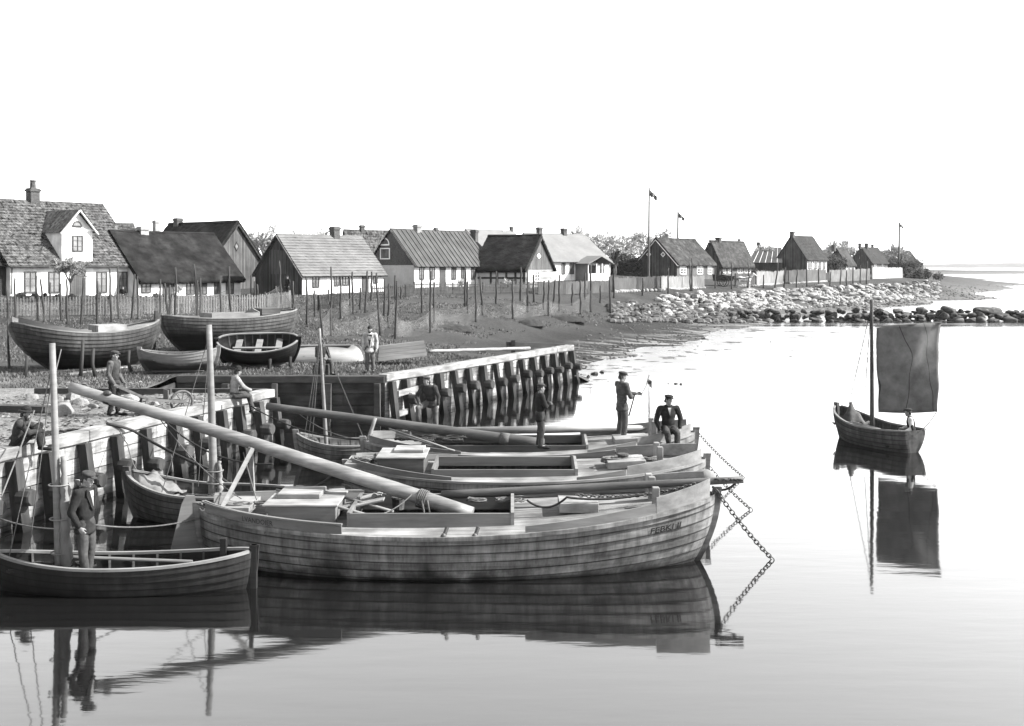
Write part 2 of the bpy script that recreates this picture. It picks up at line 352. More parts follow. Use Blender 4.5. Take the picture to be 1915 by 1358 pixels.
# ================================================================== timber quay, inner wall and pier
GREY_PLANK = mat('grey_plank', .62, .6, (1.2, 1.2, 9), stain=.4, stsc=1.6, bump=.4, wet=(.05, .5, .13), dirt=True)
CAPW = mat('cap_wood', .46, .5, (1.5, 1.5, 9), stain=.45, stsc=1.3, bump=.4)
PILEM = mat('pile_wood', .085, .45, (7, 7, .8), stain=.4, bump=.5, wet=(.0, .6, .16))
DARKP = mat('dark_plank', .075, .5, (1.2, 3, 9), stain=.6, stsc=1.5, bump=.4)
DARKT = mat('dark_timber', .10, .4, (2, 2, 6), bump=.4)
def boards(mb, a, b, n, z0, z1, out, thick=.05, seg=3.2, rows=6, gap=.02, jit=.02):
    a, b = Vector((a[0], a[1], 0)), Vector((b[0], b[1], 0)); Lw = (b - a).length; e = (b - a) / Lw; hh = (z1 - z0) / rows; dl = getattr(mb, 'dirt', []); mb.dirt = dl
    for r in range(rows):
        s = -random.uniform(0, seg)
        while s < Lw:
            s0, s1 = max(s, 0), min(s + seg, Lw); s += seg + .01
            if s1 - s0 < .02: continue
            o = out * random.uniform(0, jit)
            p, q = a + e * (s0 + .004) + o, a + e * (s1 - .004) + o
            zz = z0 + r * hh; dz = random.uniform(-.004, .004)
            mb.prism([p + Vector((0, 0, zz + dz)), q + Vector((0, 0, zz + dz)), q + Vector((0, 0, zz + hh - gap + dz)), p + Vector((0, 0, zz + hh - gap + dz))], -out * thick); dl += [random.choice((0, .05, .12, .2, .3, .45))] * 8
def wall(label, name, a, b, ztop, tpx, cap, plank, pile, capdrop=0, lean=.34, blocks=True, blockz=.72, seglen=5, rows=6):
    a, b = Vector((a[0], a[1], 0)), Vector((b[0], b[1], 0)); e = (b - a).normalized(); out = Vector((e.y, -e.x, 0)); Lw = (b - a).length
    t = thing(name, label, 'quay' if 'quay' in name else 'wall', (a.x, a.y, 0))
    mb = MB(); boards(mb, a, b, out, -.9, ztop - .2, out, rows=rows + 1)
    set_dirt_shade(mb.build('planking', plank, t, world=True), mb.dirt)
    mb = MB(); s = 0
    while s < Lw - .05:
        s1 = min(s + seglen * random.uniform(.85, 1.15), Lw)
        if Lw - s1 < 1.2: s1 = Lw
        pts = [a + e * (s + (s1 - s) * k / 8) + out * (-.10 + random.uniform(-.012, .012)) + Vector((0, 0, ztop - .09 + random.uniform(-.012, .012))) for k in range(9)]
        pts[0] += e * .006; pts[-1] -= e * .006
        mb.sweep(pts, .36, .25); s = s1
    o = mb.build('cap_beam', cap, t, world=True)
    bv = o.modifiers.new('b', 'BEVEL'); bv.width = .018; bv.segments = 1; bv.limit_method = 'ANGLE'
    for k, px in enumerate(tpx):
        kk = (px - CX) / F; s = (kk * a.y - a.x) / (e.x - kk * e.y)
        base = a + e * s
        mb = MB(); wd = random.uniform(.19, .26); ln = lean * random.uniform(.8, 1.15); sk = e * random.uniform(-.04, .04)
        p0, p1 = base + out * (.145 + ln) + sk + Vector((0, 0, -1.2)), base + out * .145 + Vector((0, 0, ztop - .225))
        mb.beam(p0, p0.lerp(p1, .5) + e * random.uniform(-.02, .02), wd * 1.04, wd, up=e, jit=.015); mb.beam(p0.lerp(p1, .5), p1, wd, wd * .97, up=e, jit=.015)
        o = mb.build('pile', pile, t, world=True)
        if blocks and k not in (0,):
            zb = blockz + random.uniform(-.1, .06); f = (zb + 1.2) / (ztop + 1)
            c = p0.lerp(p1, f); mb = MB(); r = .17 * random.uniform(.9, 1.1)
            mb.tube([c + out * .05, c + out * .12, c + out * .34, c + out * .38], [r, r * 1.04, r, r * .86], 9)
            o2 = mb.build('fender_block', pile, None); mm = o2.data
            co = np.array([v.co for v in mm.vertices]) - np.array(t.location)
            mm.vertices.foreach_set('co', co.ravel()); o2.parent = o
    return t, e, out
lq, E1, O1 = wall('weathered timber quay wall at left with leaning piles and a pale cap beam', 'timber_quay', QA, QB, 1.68,
    [-330, -215, -120, -45, 15, 79, 148, 207, 263, 317, 360, 406, 439, 474, 507], CAPW, GREY_PLANK, PILEM)
mb = MB(); boards(mb, QB, (-11.6, 33.2), 0, -.8, 1.48, Vector((0, 1, 0)), rows=7); boards(mb, (-11.62, 33.2), (-11.62, 36.9), 0, -.8, 1.48, Vector((1, 0, 0)), rows=7)
mb.build('end_planking', DARKP, lq, world=True)
mb = MB(); mb.beam((QB.x - .32, QB.y + .12, 1.6), (-11.9, 33.1, 1.6), .2, .2); mb.build('back_beam', DARKT, lq, world=True)
iw, E2, O2 = wall('dark tarred plank wall closing the back of the harbour basin', 'retaining_wall', IA, IB, 1.66, [424, 515, 614, 706], DARKT, DARKP, DARKT, lean=.02, blocks=False, seglen=9, rows=5)
pr, E3, O3 = wall('long pale timber pier wall running out with many evenly spaced piles', 'pier_wall', IB, PB, 1.7,
    [726, 752, 783, 815, 843, 870, 897, 921, 945, 969, 991, 1011, 1030, 1047, 1064], CAPW, GREY_PLANK, PILEM, lean=.4, blockz=.85, seglen=7)
mb = MB()
for zz in (1.05, .35):
    a, b = IB + E3.xy * .35 + O3.xy * .32, IB + E3.xy * 1.6 + O3.xy * .32
    mb.beam((a.x, a.y, zz), (b.x, b.y, zz + .06), .06, .2)
mb.build('brace_board', CAPW, pr, world=True)
mb = MB(); q = PB - O3.xy * 2.6; boards(mb, (PB.x + E3.x * .05, PB.y + E3.y * .05), (q.x, q.y), 0, -.6, 1.5, Vector((E3.x, E3.y, 0)), rows=6)
mb.build('end_planking', GREY_PLANK, pr, world=True)
# timbers and a spar lying behind the pier
def logthing(name, label, a, b, r0, r1, m, cat, n=10, smooth=True):
    a, b = Vector(a), Vector(b); mb = MB(); k = 12
    mb.tube([a.lerp(b, i / k) + Vector((0, 0, .006 * math.sin(i * 2.1))) for i in range(k + 1)], [r0 + (r1 - r0) * i / k for i in range(k + 1)], n)
    return solo(mb, name, m, label, cat, smooth=smooth)
SPAR = mat('spar_wood', .36, .22, (2, 2, 9), stain=.2, bump=.15, rough=.6)
SPARX = mat('spar_wood_long', .36, .42, (.7, 16, 16), stain=.4, stsc=1.2, bump=.15, rough=.55, spec=.35)
SPARD = mat('spar_dark', .17, .3, (.9, 14, 14), stain=.3, bump=.2, rough=.7)
a, b = P(802, 664, 43.2), P(990, 650, 48.5)
a.z = ht(a.x, a.y) + .42; b.z = 1.75
logthing('spare_mast', 'pale round mast lying along the ground behind the pier', a, b, .07, .085, SPARX, 'mast')
for k, (x0, y0, x1, y1) in enumerate(((948, 644, 1072, 648),)):
    a, b = P(x0, y0, 51.5), P(x1, y1, 53); mb = MB(); mb.beam(a, b, .2, .24); mb.beam(a + Vector((.3, 0, -1.2)), a + Vector((.3, 0, .2)), .2, .2, up=(1, 0, 0)); mb.beam(b + Vector((-.4, 0, -1.4)), b + Vector((-.4, 0, .1)), .2, .2, up=(1, 0, 0))
    solo(mb, 'timber_beam', DARKT, 'dark squared beam on short posts behind the far end of the pier', 'beam')
# ================================================================== boats
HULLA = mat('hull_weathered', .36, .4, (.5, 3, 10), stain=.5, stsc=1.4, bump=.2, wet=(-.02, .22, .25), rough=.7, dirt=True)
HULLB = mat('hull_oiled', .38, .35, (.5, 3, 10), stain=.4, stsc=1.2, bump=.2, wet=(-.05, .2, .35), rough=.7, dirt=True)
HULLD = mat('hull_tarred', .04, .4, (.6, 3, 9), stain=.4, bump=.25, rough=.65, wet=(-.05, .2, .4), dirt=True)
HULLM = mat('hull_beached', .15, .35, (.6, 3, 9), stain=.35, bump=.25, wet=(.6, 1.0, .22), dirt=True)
HULLW = mat('hull_white', .62, .15, (.6, 3, 9), stain=.2, bump=.15)
INNER = mat('inner_planks', .16, .4, (.8, 3, 8), stain=.4, bump=.3)
DECK = mat('deck_boards', .38, .5, (.8, 12, 3), stain=.5, stsc=1.6, bump=.25, lines=(1, .16, .012, .12))
DECKL = mat('deck_light', .5, .4, (.8, 12, 3), stain=.4, stsc=1.8, bump=.2, lines=(1, .21, .01, .1))
BULW = mat('bulwark', .3, .28, (.7, 3, 9), stain=.3, bump=.2)
WALE = mat('wale_dark', .06, .4, (.8, 4, 9), bump=.2)
RAIL = mat('rail_wood', .4, .3, (1.5, 6, 6), bump=.3)
IRON = mat('iron', .04, .4, (9, 9, 9), rough=.6, spec=.5)
ROPE = mat('rope', .22, .4, (30, 30, 30), bump=.4)
ROPED = mat('rope_tarred', .06, .4, (30, 30, 30), bump=.4)
CANVAS = mat('canvas', .4, .3, (4, 4, 1.5), stain=.3, bump=.4)
PAINT = mat('letter_paint', .02, .2, rough=.6, bump=0)
class Hull:
    def __init__(s, L, B, zb, zm, zs, dr, ns=8, rb=.7, rs=.4, um=.45, fb=.72, fs=.72, tr=0, vee=.75):
        s.__dict__.update(L=L, B=B, zb=zb, zm=zm, zs=zs, dr=dr, ns=ns, rb=rb, rs=rs, um=um, fb=fb, fs=fs, tr=tr, vee=vee)
    def b(s, u):
        t = 2 * u - 1; f = max(0, 1 - abs(t) ** 2.3) ** (s.fb if t > 0 else s.fs)
        return s.B / 2 * (s.tr + (1 - s.tr) * f if t < 0 and s.tr else f)
    def sh(s, u):
        return s.zm + ((s.zb - s.zm) * ((u - s.um) / (1 - s.um)) ** 2 if u > s.um else (s.zs - s.zm) * ((s.um - u) / s.um) ** 2)
    def S(s, u, v, side=-1, off=0.):
        t = abs(2 * u - 1); e = .5 + s.vee * t ** 3; zs = s.sh(u); z = -s.dr + (zs + s.dr) * v
        wv = (1 - (1 - min(v, 1)) ** 2.0) ** e + max(0, v - 1) * .25
        x0 = -s.L / 2 + s.rs * max(0, 1 - v) ** 1.9; x1 = s.L / 2 - s.rb * max(0, 1 - v) ** 1.9
        return Vector((x0 + (x1 - x0) * u, side * max(0, s.b(u) * wv + off), z))
    def X(s, x): return (x + s.L / 2) / s.L
    def build_hull(s, t, m, inner=None, nu=44, lap=.02, name='hull'):
        us = [.5 - .5 * math.cos(math.pi * (i / nu)) * (1 if True else 0) for i in range(nu + 1)]
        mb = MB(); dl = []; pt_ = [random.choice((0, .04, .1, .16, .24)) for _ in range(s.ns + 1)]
        for side in (-1, 1):
            prev = None
            for k in range(s.ns):
                v0, v1 = k / s.ns, (k + 1) / s.ns; rows = []
                for q in (0, .1, .16, .6, 1):
                    v = v0 + (v1 - v0) * q
                    rows.append([s.S(u, v, side, lap * (1 - q) * min(1, 10 * min(u + .02, 1.02 - u))) for u in us])
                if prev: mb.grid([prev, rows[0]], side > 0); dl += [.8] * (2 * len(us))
                mb.grid(rows, side > 0); prev = rows[-1]
                for q in (.78, .6, 0, 0, .04): dl += [min(.85, q + pt_[k])] * len(us)  # shadow under each plank lap painted in, plus random tone per strake
            if inner:
                mb2 = mb
                rows = [[s.S(u, v, side, -.035) for u in us] for v in np.linspace(.06, 1, 9)]
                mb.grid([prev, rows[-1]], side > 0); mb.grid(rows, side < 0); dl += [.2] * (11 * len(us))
        if s.tr:
            vv = np.linspace(0, 1, 9)
            for off, rev in ((0, 0), (.04, 1)):
                pr_ = [s.S(0, v, -1) + Vector((off, 0, 0)) for v in vv] + [s.S(0, v, 1) + Vector((off, 0, 0)) for v in vv[::-1]]
                mb.add(pr_, [tuple(range(len(pr_)))[::-1 if rev else 1]])
        o = set_dirt_shade(mb.build(name, m, t, smooth=False, fixn=False), (dl + [0] * (mb.n - len(dl)))[:mb.n])
        # stem, sternpost and keel
        mb = MB()
        for u, sgn in ((1, 1), (0, -1)):
            if u == 0 and s.tr: continue
            pts_ = [s.S(u, v, 1) + Vector((sgn * .03, 0, 0)) for v in np.linspace(0, 1.0, 14)]
            pts_.append(pts_[-1] + Vector((sgn * .015, 0, .10)))
            for p in pts_: p.y = 0
            poly = [p + Vector((sgn * .07, -.045, 0)) for p in pts_] + [p + Vector((-sgn * .09, -.045, 0)) for p in pts_[::-1]]
            mb2 = MB(); mb2.prism(poly, (0, .09, 0)); st = mb2.build('stem' if u else 'sternpost', m, t)
        return o
    def rail(s, t, name, m, u0=0.012, u1=.988, dv=0, wd=.07, ht_=.05, off=0, dz=0, n=40, sides=(-1, 1)):
        mb = MB()
        for sd_ in sides: mb.sweep([s.S(u0 + (u1 - u0) * i / n, 1 - dv, sd_, off) + Vector((0, 0, dz)) for i in range(n + 1)], wd, ht_)
        return mb.build(name, m, t)
    def strip(s, t, name, m, u0, u1, h0, h1, base=0, th=.045, off=0, flare=.1, sides=(-1, 1), n=20):
        """upright plank (bulwark) standing on the sheer; height may vary along it"""
        for sd_ in sides:
            mb = MB(); A, Bm = [], []
            for i in range(n + 1):
                k = i / n; u = u0 + (u1 - u0) * k; h = h0 + (h1 - h0) * k; p = s.S(u, 1, sd_, off) + Vector((0, 0, base)); o = Vector((0, sd_ * 1, 0))
                A.append([p, p + o * flare * h + Vector((0, 0, h)), p + o * (flare * h - th) + Vector((0, 0, h)), p - o * th])
            pts_ = [[r[j] for r in A] for j in (0, 1, 2, 3, 0)]; mb.grid(pts_)
            mb.add(A[0], [(0, 1, 2, 3)]); mb.add(A[-1], [(3, 2, 1, 0)]); o = mb.build(name, m, t)
        return o
    def deck(s, t, m, u0=.01, u1=.99, hold=None, drop=.03, camber=.05, n=40, name='deck'):
        us = sorted(set([u0 + (u1 - u0) * i / n for i in range(n + 1)] + (list(hold[:2]) if hold else []))); mb = MB()
        for a, c in zip(us[:-1], us[1:]):
            mid = (a + c) / 2; inh = hold and hold[0] < mid < hold[1]
            def pt(u, f, yh):
                b_ = max(s.b(u) - .03, 0); y = f * b_ if abs(f) == 1 else (f * 2 * min(yh, b_ * .97))
                return Vector((s.S(u, 1).x, y, s.sh(u) - drop + camber * (1 - (y / max(b_, .05)) ** 2)))
            yh = hold[2] if hold else .5
            for f0, f1 in ((-1, -.5), (-.5, .5), (.5, 1)):
                if inh and f0 == -.5: continue
                q = [pt(a, f0, yh), pt(c, f0, yh), pt(c, f1, yh), pt(a, f1, yh)]; mb.add(q, [(0, 1, 2, 3)])
        return mb.build(name, m, t)
    def letters(s, t, txt, u0, v0, h, side=-1, m=None, off=.028, rev=False, wd=1.0, sheer=None, bold=.008):
        cu = bpy.data.curves.new('lettering', 'FONT'); cu.body = txt; cu.size = 1; cu.resolution_u = 2; cu.offset = bold
        ob = bpy.data.objects.new('lettering', cu); COL.objects.link(ob); dg = bpy.context.evaluated_depsgraph_get(); me = bpy.data.meshes.new_from_object(ob.evaluated_get(dg))
        bpy.data.objects.remove(ob)
        bm = bmesh.new(); bm.from_mesh(me); bmesh.ops.subdivide_edges(bm, edges=[e for e in bm.edges if e.calc_length() > .15], cuts=2); bmesh.ops.triangulate(bm, faces=bm.faces)
        for v in bm.verts:
            x = v.co.x * h * wd * (-1 if rev else 1); u = u0 + x / s.L; zz = s.sh(u) + s.dr
            if sheer is None: p = s.S(u, v0 + v.co.y * h / zz, side, off)
            else: p = s.S(u, 1, side, off + sheer[1] * v.co.y * h) + Vector((0, 0, sheer[0] + v.co.y * h))
            v.co = p
        bm.to_mesh(me); bm.free(); return link('lettering', me, m or PAINT, t)
def bx(t, name, m, x0, x1, y0, y1, z0, z1, slope=0, bev=.008):
    mb = MB(); mb.box(x0, x1, y0, y1, z0, z1)
    if slope: mb.v = [(a, b, c + slope * (a - x0)) for a, b, c in mb.v]
    o = mb.build(name, m, t)
    if bev: q = o.modifiers.new('b', 'BEVEL'); q.width = bev; q.segments = 1
    return o
def hold_parts(h, t, x0, x1, yh, zt, far, cm, fm):
    """coaming round the hold, raised forward end board, bottom boards far below"""
    th = .055; mb = MB(); z0 = h.sh(h.X((x0 + x1) / 2)) - .04
    for sd_ in (-1, 1): mb.box(x0, x1, sd_ * yh - th / 2, sd_ * yh + th / 2, z0, zt)
    mb.box(x0 - th, x0 - .002, -yh - th / 2, yh + th / 2, z0, zt + .02); mb.build('coaming', cm, t)
    mb = MB(); mb.prism([(x1 + .003, -yh - .03, z0), (x1 + .003, yh + .03, z0), (x1 + .003, yh + .03, zt + .02), (x1 + .003, 0, zt + .16), (x1 + .003, -yh - .03, zt + .02)], (.06, 0, 0)); mb.build('end_board', RAIL, t)
    bx(t, 'bottom_boards', fm, x0 - .3, x1 + .3, -.75, .75, -.25, -.2)
def coil(mb, c, r, n, rr, squash=.6):
    pts_ = []
    for i in range(n * 14):
        a = i / 14 * 2 * math.pi; q = r * (1 - .035 * i / 14) + random.uniform(-.03, .03); pts_.append((c[0] + q * math.cos(a), c[1] + q * squash * math.sin(a), c[2] + .012 * i / 7 + random.uniform(0, .03)))
    mb.tube(pts_, rr, 5)
def rope(label, pts_, r=.018, m=None, name='mooring_rope', cat='rope'):
    mb = MB(); mb.tube(pts_, r, 6); return solo(mb, name, m or ROPE, label, cat, smooth=True)
def chain(label, a, b, s, link_=.13, r=.013, name='anchor_chain'):
    a, b = Vector(a), Vector(b); n = int((b - a).length / (link_ * .74)); path = sag(a, b, s, n); mb = MB()
    for i in range(n):
        p, q = path[i], path[i + 1]; d = (q - p).normalized(); c = (p + q) / 2; side = d.cross(Vector((0, 1, 0))).normalized(); oth = d.cross(side)
        sdv = side if i % 2 else (oth * .8 + side * .6).normalized(); ring = []
        for k in range(12):
            an = 2 * math.pi * k / 12; ring.append(c + d * math.cos(an) * link_ / 2 + sdv * math.sin(an) * link_ * .3)
        mb.tube(ring + [ring[0]], r, 5, caps=False)
    return solo(mb, name, IRON, label, 'chain', smooth=True)
def rod(t, name, m, a, b, r0, r1, n=8):
    mb = MB(); a, b = Vector(a), Vector(b); mb.tube([a.lerp(b, i / 6) for i in range(7)], [r0 + (r1 - r0) * i / 6 for i in range(7)], n); return mb.build(name, m, t, smooth=True)
# ------------------------------------------------------------------ A: the near cargo boat
cxA, dA = -1.02, 20.0
A = Hull(9.65, 3.05, 1.26, .80, .98, .75, ns=10, rb=.95, rs=.55, um=.42, fb=.62, fs=.66)
tA = thing('cargo_boat', 'big clinker built cargo boat lying nearest, rudder at left', 'boat', (cxA, dA, 0))
lx = lambda px, d: (px - CX) / F * d - cxA
xh0, xh1 = lx(655, 19.2), lx(955, 19.2)
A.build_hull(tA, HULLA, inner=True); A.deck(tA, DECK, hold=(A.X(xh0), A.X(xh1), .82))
A.rail(tA, 'rubbing_strake', HULLA, off=.03, wd=.07, ht_=.07, dz=-.02)
A.strip(tA, 'bulwark', BULW, .02, A.X(lx(642, 18.8)), .22, .15); A.strip(tA, 'bulwark', BULW, A.X(lx(982, 18.8)), A.X(lx(1224, 19.2)), .13, .2)
A.strip(tA, 'washboard', RAIL, A.X(lx(1225, 19.2)), .983, .30, .36, flare=.14)
A.rail(tA, 'bulwark_rail', BULW, u0=.015, u1=A.X(lx(643, 18.8)), wd=.07, ht_=.03, dz=.185, off=.01)
hold_parts(A, tA, xh0, xh1, .82, 1.06, 0, BULW, INNER)
A.letters(tA, 'FEBKI II', .862, .815, .15, m=PAINT, wd=1.25, bold=.018)
A.letters(tA, 'LVANDOIER', .105, 0, .13, m=mat('letter_faded', .09, .3, bump=0), wd=.85, off=.012, sheer=(.035, .1))
# rudder: broad flat board hung on the sternpost, turned toward the viewer
ru = MB(); ru.prism([(0, -.03, 1.2), (-.16, -.03, 1.22), (-.24, -.03, 1.05), (-.5, -.03, -.1), (-.42, -.03, -.6), (.42, -.03, -.6), (.33, -.03, -.1), (.12, -.03, .55), (.05, -.03, .9)], (0, .06, 0))
o = ru.build('rudder', BULW, tA); o.location = (-A.L / 2 - .09, 0, 0); o.rotation_euler = (0, 0, R(22))
rod(o, 'pintle', IRON, (-.3, -.05, .1), (.25, -.05, .14), .018, .018); rod(o, 'pintle', IRON, (-.2, -.05, .75), (.15, -.05, .78), .018, .018)
# cabin top with lids, loose boards, fore hatch
hx0, hx1 = lx(495, 19.45), lx(628, 19.45)
hb = bx(tA, 'cabin_trunk', BULW, hx0, hx1, -.55, .62, .80, 1.12); bx(hb, 'trunk_top', DECKL, hx0 - .04, hx1 + .04, -.60, .66, 1.123, 1.16)
bx(hb, 'sliding_hatch', DECKL, hx0 + .12, hx0 + .92, -.1, .62, 1.163, 1.25)
lb = bx(tA, 'hatch_board', DECKL, lx(640, 20.3), lx(722, 20.3), -.1, .32, .93, .97, slope=.22); lb = bx(tA, 'hatch_board', DECKL, lx(655, 20.3), lx(712, 20.3), .36, .78, .95, .99, slope=.25)
bx(tA, 'fore_hatch', DECKL, lx(1045, 19.9), lx(1118, 19.9), -.35, .4, .95, 1.13)
bx(tA, 'stern_locker', DECKL, lx(425, 20), lx(478, 20), -.5, .5, 1.0, 1.09)
for yy, zz in ((-.28, 1.42), (.3, 1.50), (.75, 1.47)):
    bx(tA, 'bitt', RAIL, lx(1216, 20), lx(1216, 20) + .13, yy - .065, yy + .065, .9, zz, bev=.012)
cp = MB(); ap = Vector((-5.02 - cxA, .62, 1.93))
cp.beam((lx(424, 20), -.45, 1.0), ap + Vector((.03, -.05, .04)), .07, .09, up=(0, 1, 0)); cp.beam((lx(470, 21), 1.15, .95), ap + Vector((-.03, .05, .08)), .07, .09, up=(0, 1, 0)); cp.build('mast_crutch', RAIL, tA)
for sx in (830, 888):
    xx = lx(sx, 18.6); mbk = MB(); mbk.beam((xx, -1.5, .80), (xx + .06, -1.44, .96), .05, .05); mbk.ell((xx, -1.53, .82), .05, .04, .06); mbk.build('cleat', IRON, tA)
# lowered mast, resting on the crutch
m0, m1 = Vector((-.75, 19.95, .86)), Vector((-8.86, 21.5, 3.06))
mt = thing('lowered_mast', 'long pale round mast lowered aft over the near cargo boat and reaching over the quay', 'mast', m0)
mb = MB(); k = 24; mb.tube([m0.lerp(m1, i / k) + Vector((0, .02 * math.sin(i * .5), .03 * math.sin(i / k * 3.14))) for i in range(k + 1)], [.142 - .04 * (i / k) ** 1.2 for i in range(k + 1)], 18); mb.build('spar', SPARX, mt, smooth=True, world=True)
dm = (m1 - m0).normalized(); mb = MB()
for f in (.905, .915): coil(mb, m0.lerp(m1, f), .12, 1, .02, 1.)
def band(m0, m1, f, r, w_=.05):
    d = (m1 - m0).normalized(); c = m0.lerp(m1, f); b_ = MB(); b_.tube([c - d * w_, c + d * w_], r, 16); return b_
band(m0, m1, .90, .118, .07).build('rope_band', ROPED, mt, world=True, smooth=True); mb2 = MB(); c = m0.lerp(m1, .9); mb2.ell(c + Vector((0, -.08, .12)), .09, .05, .06); mb2.build('mast_fitting', IRON, mt, world=True)
mb = MB(); c = m0.lerp(m1, .115)
for q in range(5):
    u_ = dm.orthogonal().normalized(); w2 = dm.cross(u_); mb.tube([c + dm * (.035 * q - .07) + (u_ * math.cos(a_) + w2 * math.sin(a_)) * .165 for a_ in np.linspace(0, 6.283, 15)], .017, 5, caps=False)
mb.tube([c + Vector((0, -.17, 0)), c + Vector((.04, -.2, -.2)), c + Vector((.02, -.15, -.33))], .02, 5); mb.tube([c + Vector((.1, -.15, 0)), c + Vector((.14, -.17, -.2)), c + Vector((.2, -.12, -.35))], .02, 5)
mb.build('lashing', ROPE, mt, world=True, smooth=True)
bs0, bs1 = P(826, 926, 20.75), P(1390, 897, 19.97)
bt = thing('bowsprit', 'dark spar lying along the near boat deck and poking out past its bow', 'spar', bs0)
mb = MB(); mb.tube([bs0.lerp(bs1, i / 12) for i in range(13)], [.085 - .02 * i / 12 for i in range(13)], 12); mb.build('spar', SPARD, bt, smooth=True, world=True)
mb = MB(); e_ = bs0.lerp(bs1, .985)
for q in range(4): coil(mb, e_ + Vector((-.12 * q, 0, -.02)), .09, 1, .016, 1.)
mb.tube(sag(e_, bs0.lerp(bs1, .9) + Vector((0, 0, -.1)), .12, 8), .022, 5); mb.build('lashing', ROPED, bt, world=True)
for q, (x0, y0, x1, y1, da, db) in enumerate(((517, 916, 696, 966, 20.5, 19.3), (592, 915, 735, 957, 20.7, 19.7))):
    mb = MB(); mb.tube([P(x0, y0, da), P(x1, y1, db)], [.025, .03], 8); solo(mb, 'boat_pole', SPAR, ['thin pole leaning across the near boat cabin top, nearer of the pair', 'thicker pole leaning across the hatch boards of the near boat'][q], 'pole', smooth=True)
mb = MB()
for q in range(6): coil(mb, (lx(930, 20) + cxA + random.uniform(-.5, .4), 20.2 + random.uniform(-.1, .2), 1.02), .16, 2, .018)
solo(mb, 'rope_coil', ROPE, 'loose heap of rope on the coaming of the near boat', 'rope', smooth=True)
mb = MB()
for q in range(5): coil(mb, (-5.2 + .28 * q + random.uniform(-.1, .1), 19.75 + .1 * q, 1.06), .2, 1, .02)
mb.tube(sag((-5.8, 19.7, 1.12), (-4.3, 19.55, 1.0), .12), .018, 5)
solo(mb, 'rope_coil', ROPE, 'rope lying in loops on the stern of the near boat', 'rope', smooth=True)
rope('dark rope running over the foredeck of the near boat', sag(P(985, 935, 19.7), P(1060, 930, 19.6), .16) + sag(P(1060, 930, 19.6), P(1200, 925, 19.8), .06)[1:], .022, ROPED, 'deck_rope')
chain('heavy anchor chain from the near boat bow down to the water', P(1338, 915, 19.9), P(1446, 1047, 20.0), .06, .12, .0115)
chain('anchor chain of the middle boat slanting into the water', P(1322, 868, 24.3), P(1406, 954, 24.07), .05, .105, .0095)
chain('anchor chain of the farthest cargo boat slanting into the water', P(1304, 808, 27.3), P(1391, 893, 27.78), .05, .105, .0095)
chain('slack chain lying along the foredeck of the near boat', P(1075, 925, 19.7), P(1300, 905, 20.0), .12, .10, .010)
bl = MB(); bl.ell(P(1318, 893, 20.6), .22, .13, .16); solo(bl, 'fender', CANVAS, 'pale rounded canvas bundle hung at the near boat bow', 'fender', smooth=True)
# ------------------------------------------------------------------ B and C: the two cargo boats behind
def cargo2(nm, label, cx, d, L, zb, zm, zs, hpx, hold, txt, txts, seed, extra):
    t = thing(nm, label, 'boat', (cx, d, 0)); h = Hull(L, 2.9, zb, zm, zs, .75, ns=9, rb=.75, rs=.5, um=.42, fb=.6, fs=.62)
    X = lambda px, dd=d: (px - CX) / F * dd - cx
    x0, x1 = X(hold[0], d - .7), X(hold[1], d - .7)
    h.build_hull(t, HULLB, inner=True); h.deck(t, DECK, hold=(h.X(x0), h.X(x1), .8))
    h.rail(t, 'wale', WALE, dv=.17, off=.03, wd=.05, ht_=.13); h.rail(t, 'rubbing_strake', RAIL, off=.025, wd=.07, ht_=.05)
    ub = h.X(X(hold[1] + 95, d - 1.2))
    h.strip(t, 'bulwark', BULW, .02, .30, .2, .1); h.strip(t, 'bulwark', BULW, h.X(x1), ub, .08, .15); h.strip(t, 'washboard', RAIL, ub + .004, .98, .22, .28, flare=.12)
    hold_parts(h, t, x0, x1, .8, zm + .17, 0, INNER if seed else BULW, INNER)
    if hpx:
        a, b = X(hpx[0], d - .7), X(hpx[1], d - .7)
        q = bx(t, 'cabin_trunk', INNER, a, b, -.6, .6, zm, zm + .37); bx(q, 'trunk_top', DECKL, a - .04, b + .04, -.64, .64, zm + .373, zm + .41); bx(q, 'sliding_hatch', DECKL, a + .3, b - .05, -.1, .55, zm + .413, zm + .48)
        bx(t, 'stern_locker', DECKL, a - .75, a - .2, -.55, .5, zm + .1, zm + .25)
    fx = x1 + .75; bx(t, 'fore_hatch', DECKL, fx, fx + .85, -.45, .35, zm + .1, zm + .26, slope=.06)
    for yy in (-.3, .3): bx(t, 'bitt', RAIL, L / 2 - 1.15, L / 2 - 1.02, yy - .065, yy + .065, zm + .1, zb + .3, bev=.012)
    h.letters(t, txt, .905, .72, .12, wd=1.1, bold=.015)
    if txts: h.letters(t, txts, .045, .885, .13, m=MC['letter_faded'], wd=.9)
    return t, h
tB, hB = cargo2('cargo_boat', 'middle cargo boat of three, with dark cabin box and open hold', .33, 24.3, 8.15, 1.14, .85, 1.0, (705, 792), (812, 1075), 'HELM', 'H GOI', 0, None)
tC, hC = cargo2('cargo_boat', 'farthest cargo boat of the three with a mast laid along its deck', .45, 27.3, 8.45, 1.28, .88, 1.05, None, (800, 1095), 'B TRO', None, 1, None)
c0, c1 = Vector((.8, 27.25, .95)), Vector((-6.66, 29.1, 1.68))
mt = thing('lowered_mast', 'dark lowered mast lying over the stern of the farthest cargo boat toward the quay corner', 'mast', c0)
mb = MB(); mb.tube([c0.lerp(c1, i / 16) for i in range(17)], [.15 - .05 * i / 16 for i in range(17)], 16); mb.build('spar', SPARD, mt, smooth=True, world=True)
band(c0, c1, .13, .16, .12).build('lashing', ROPE, mt, smooth=True, world=True)
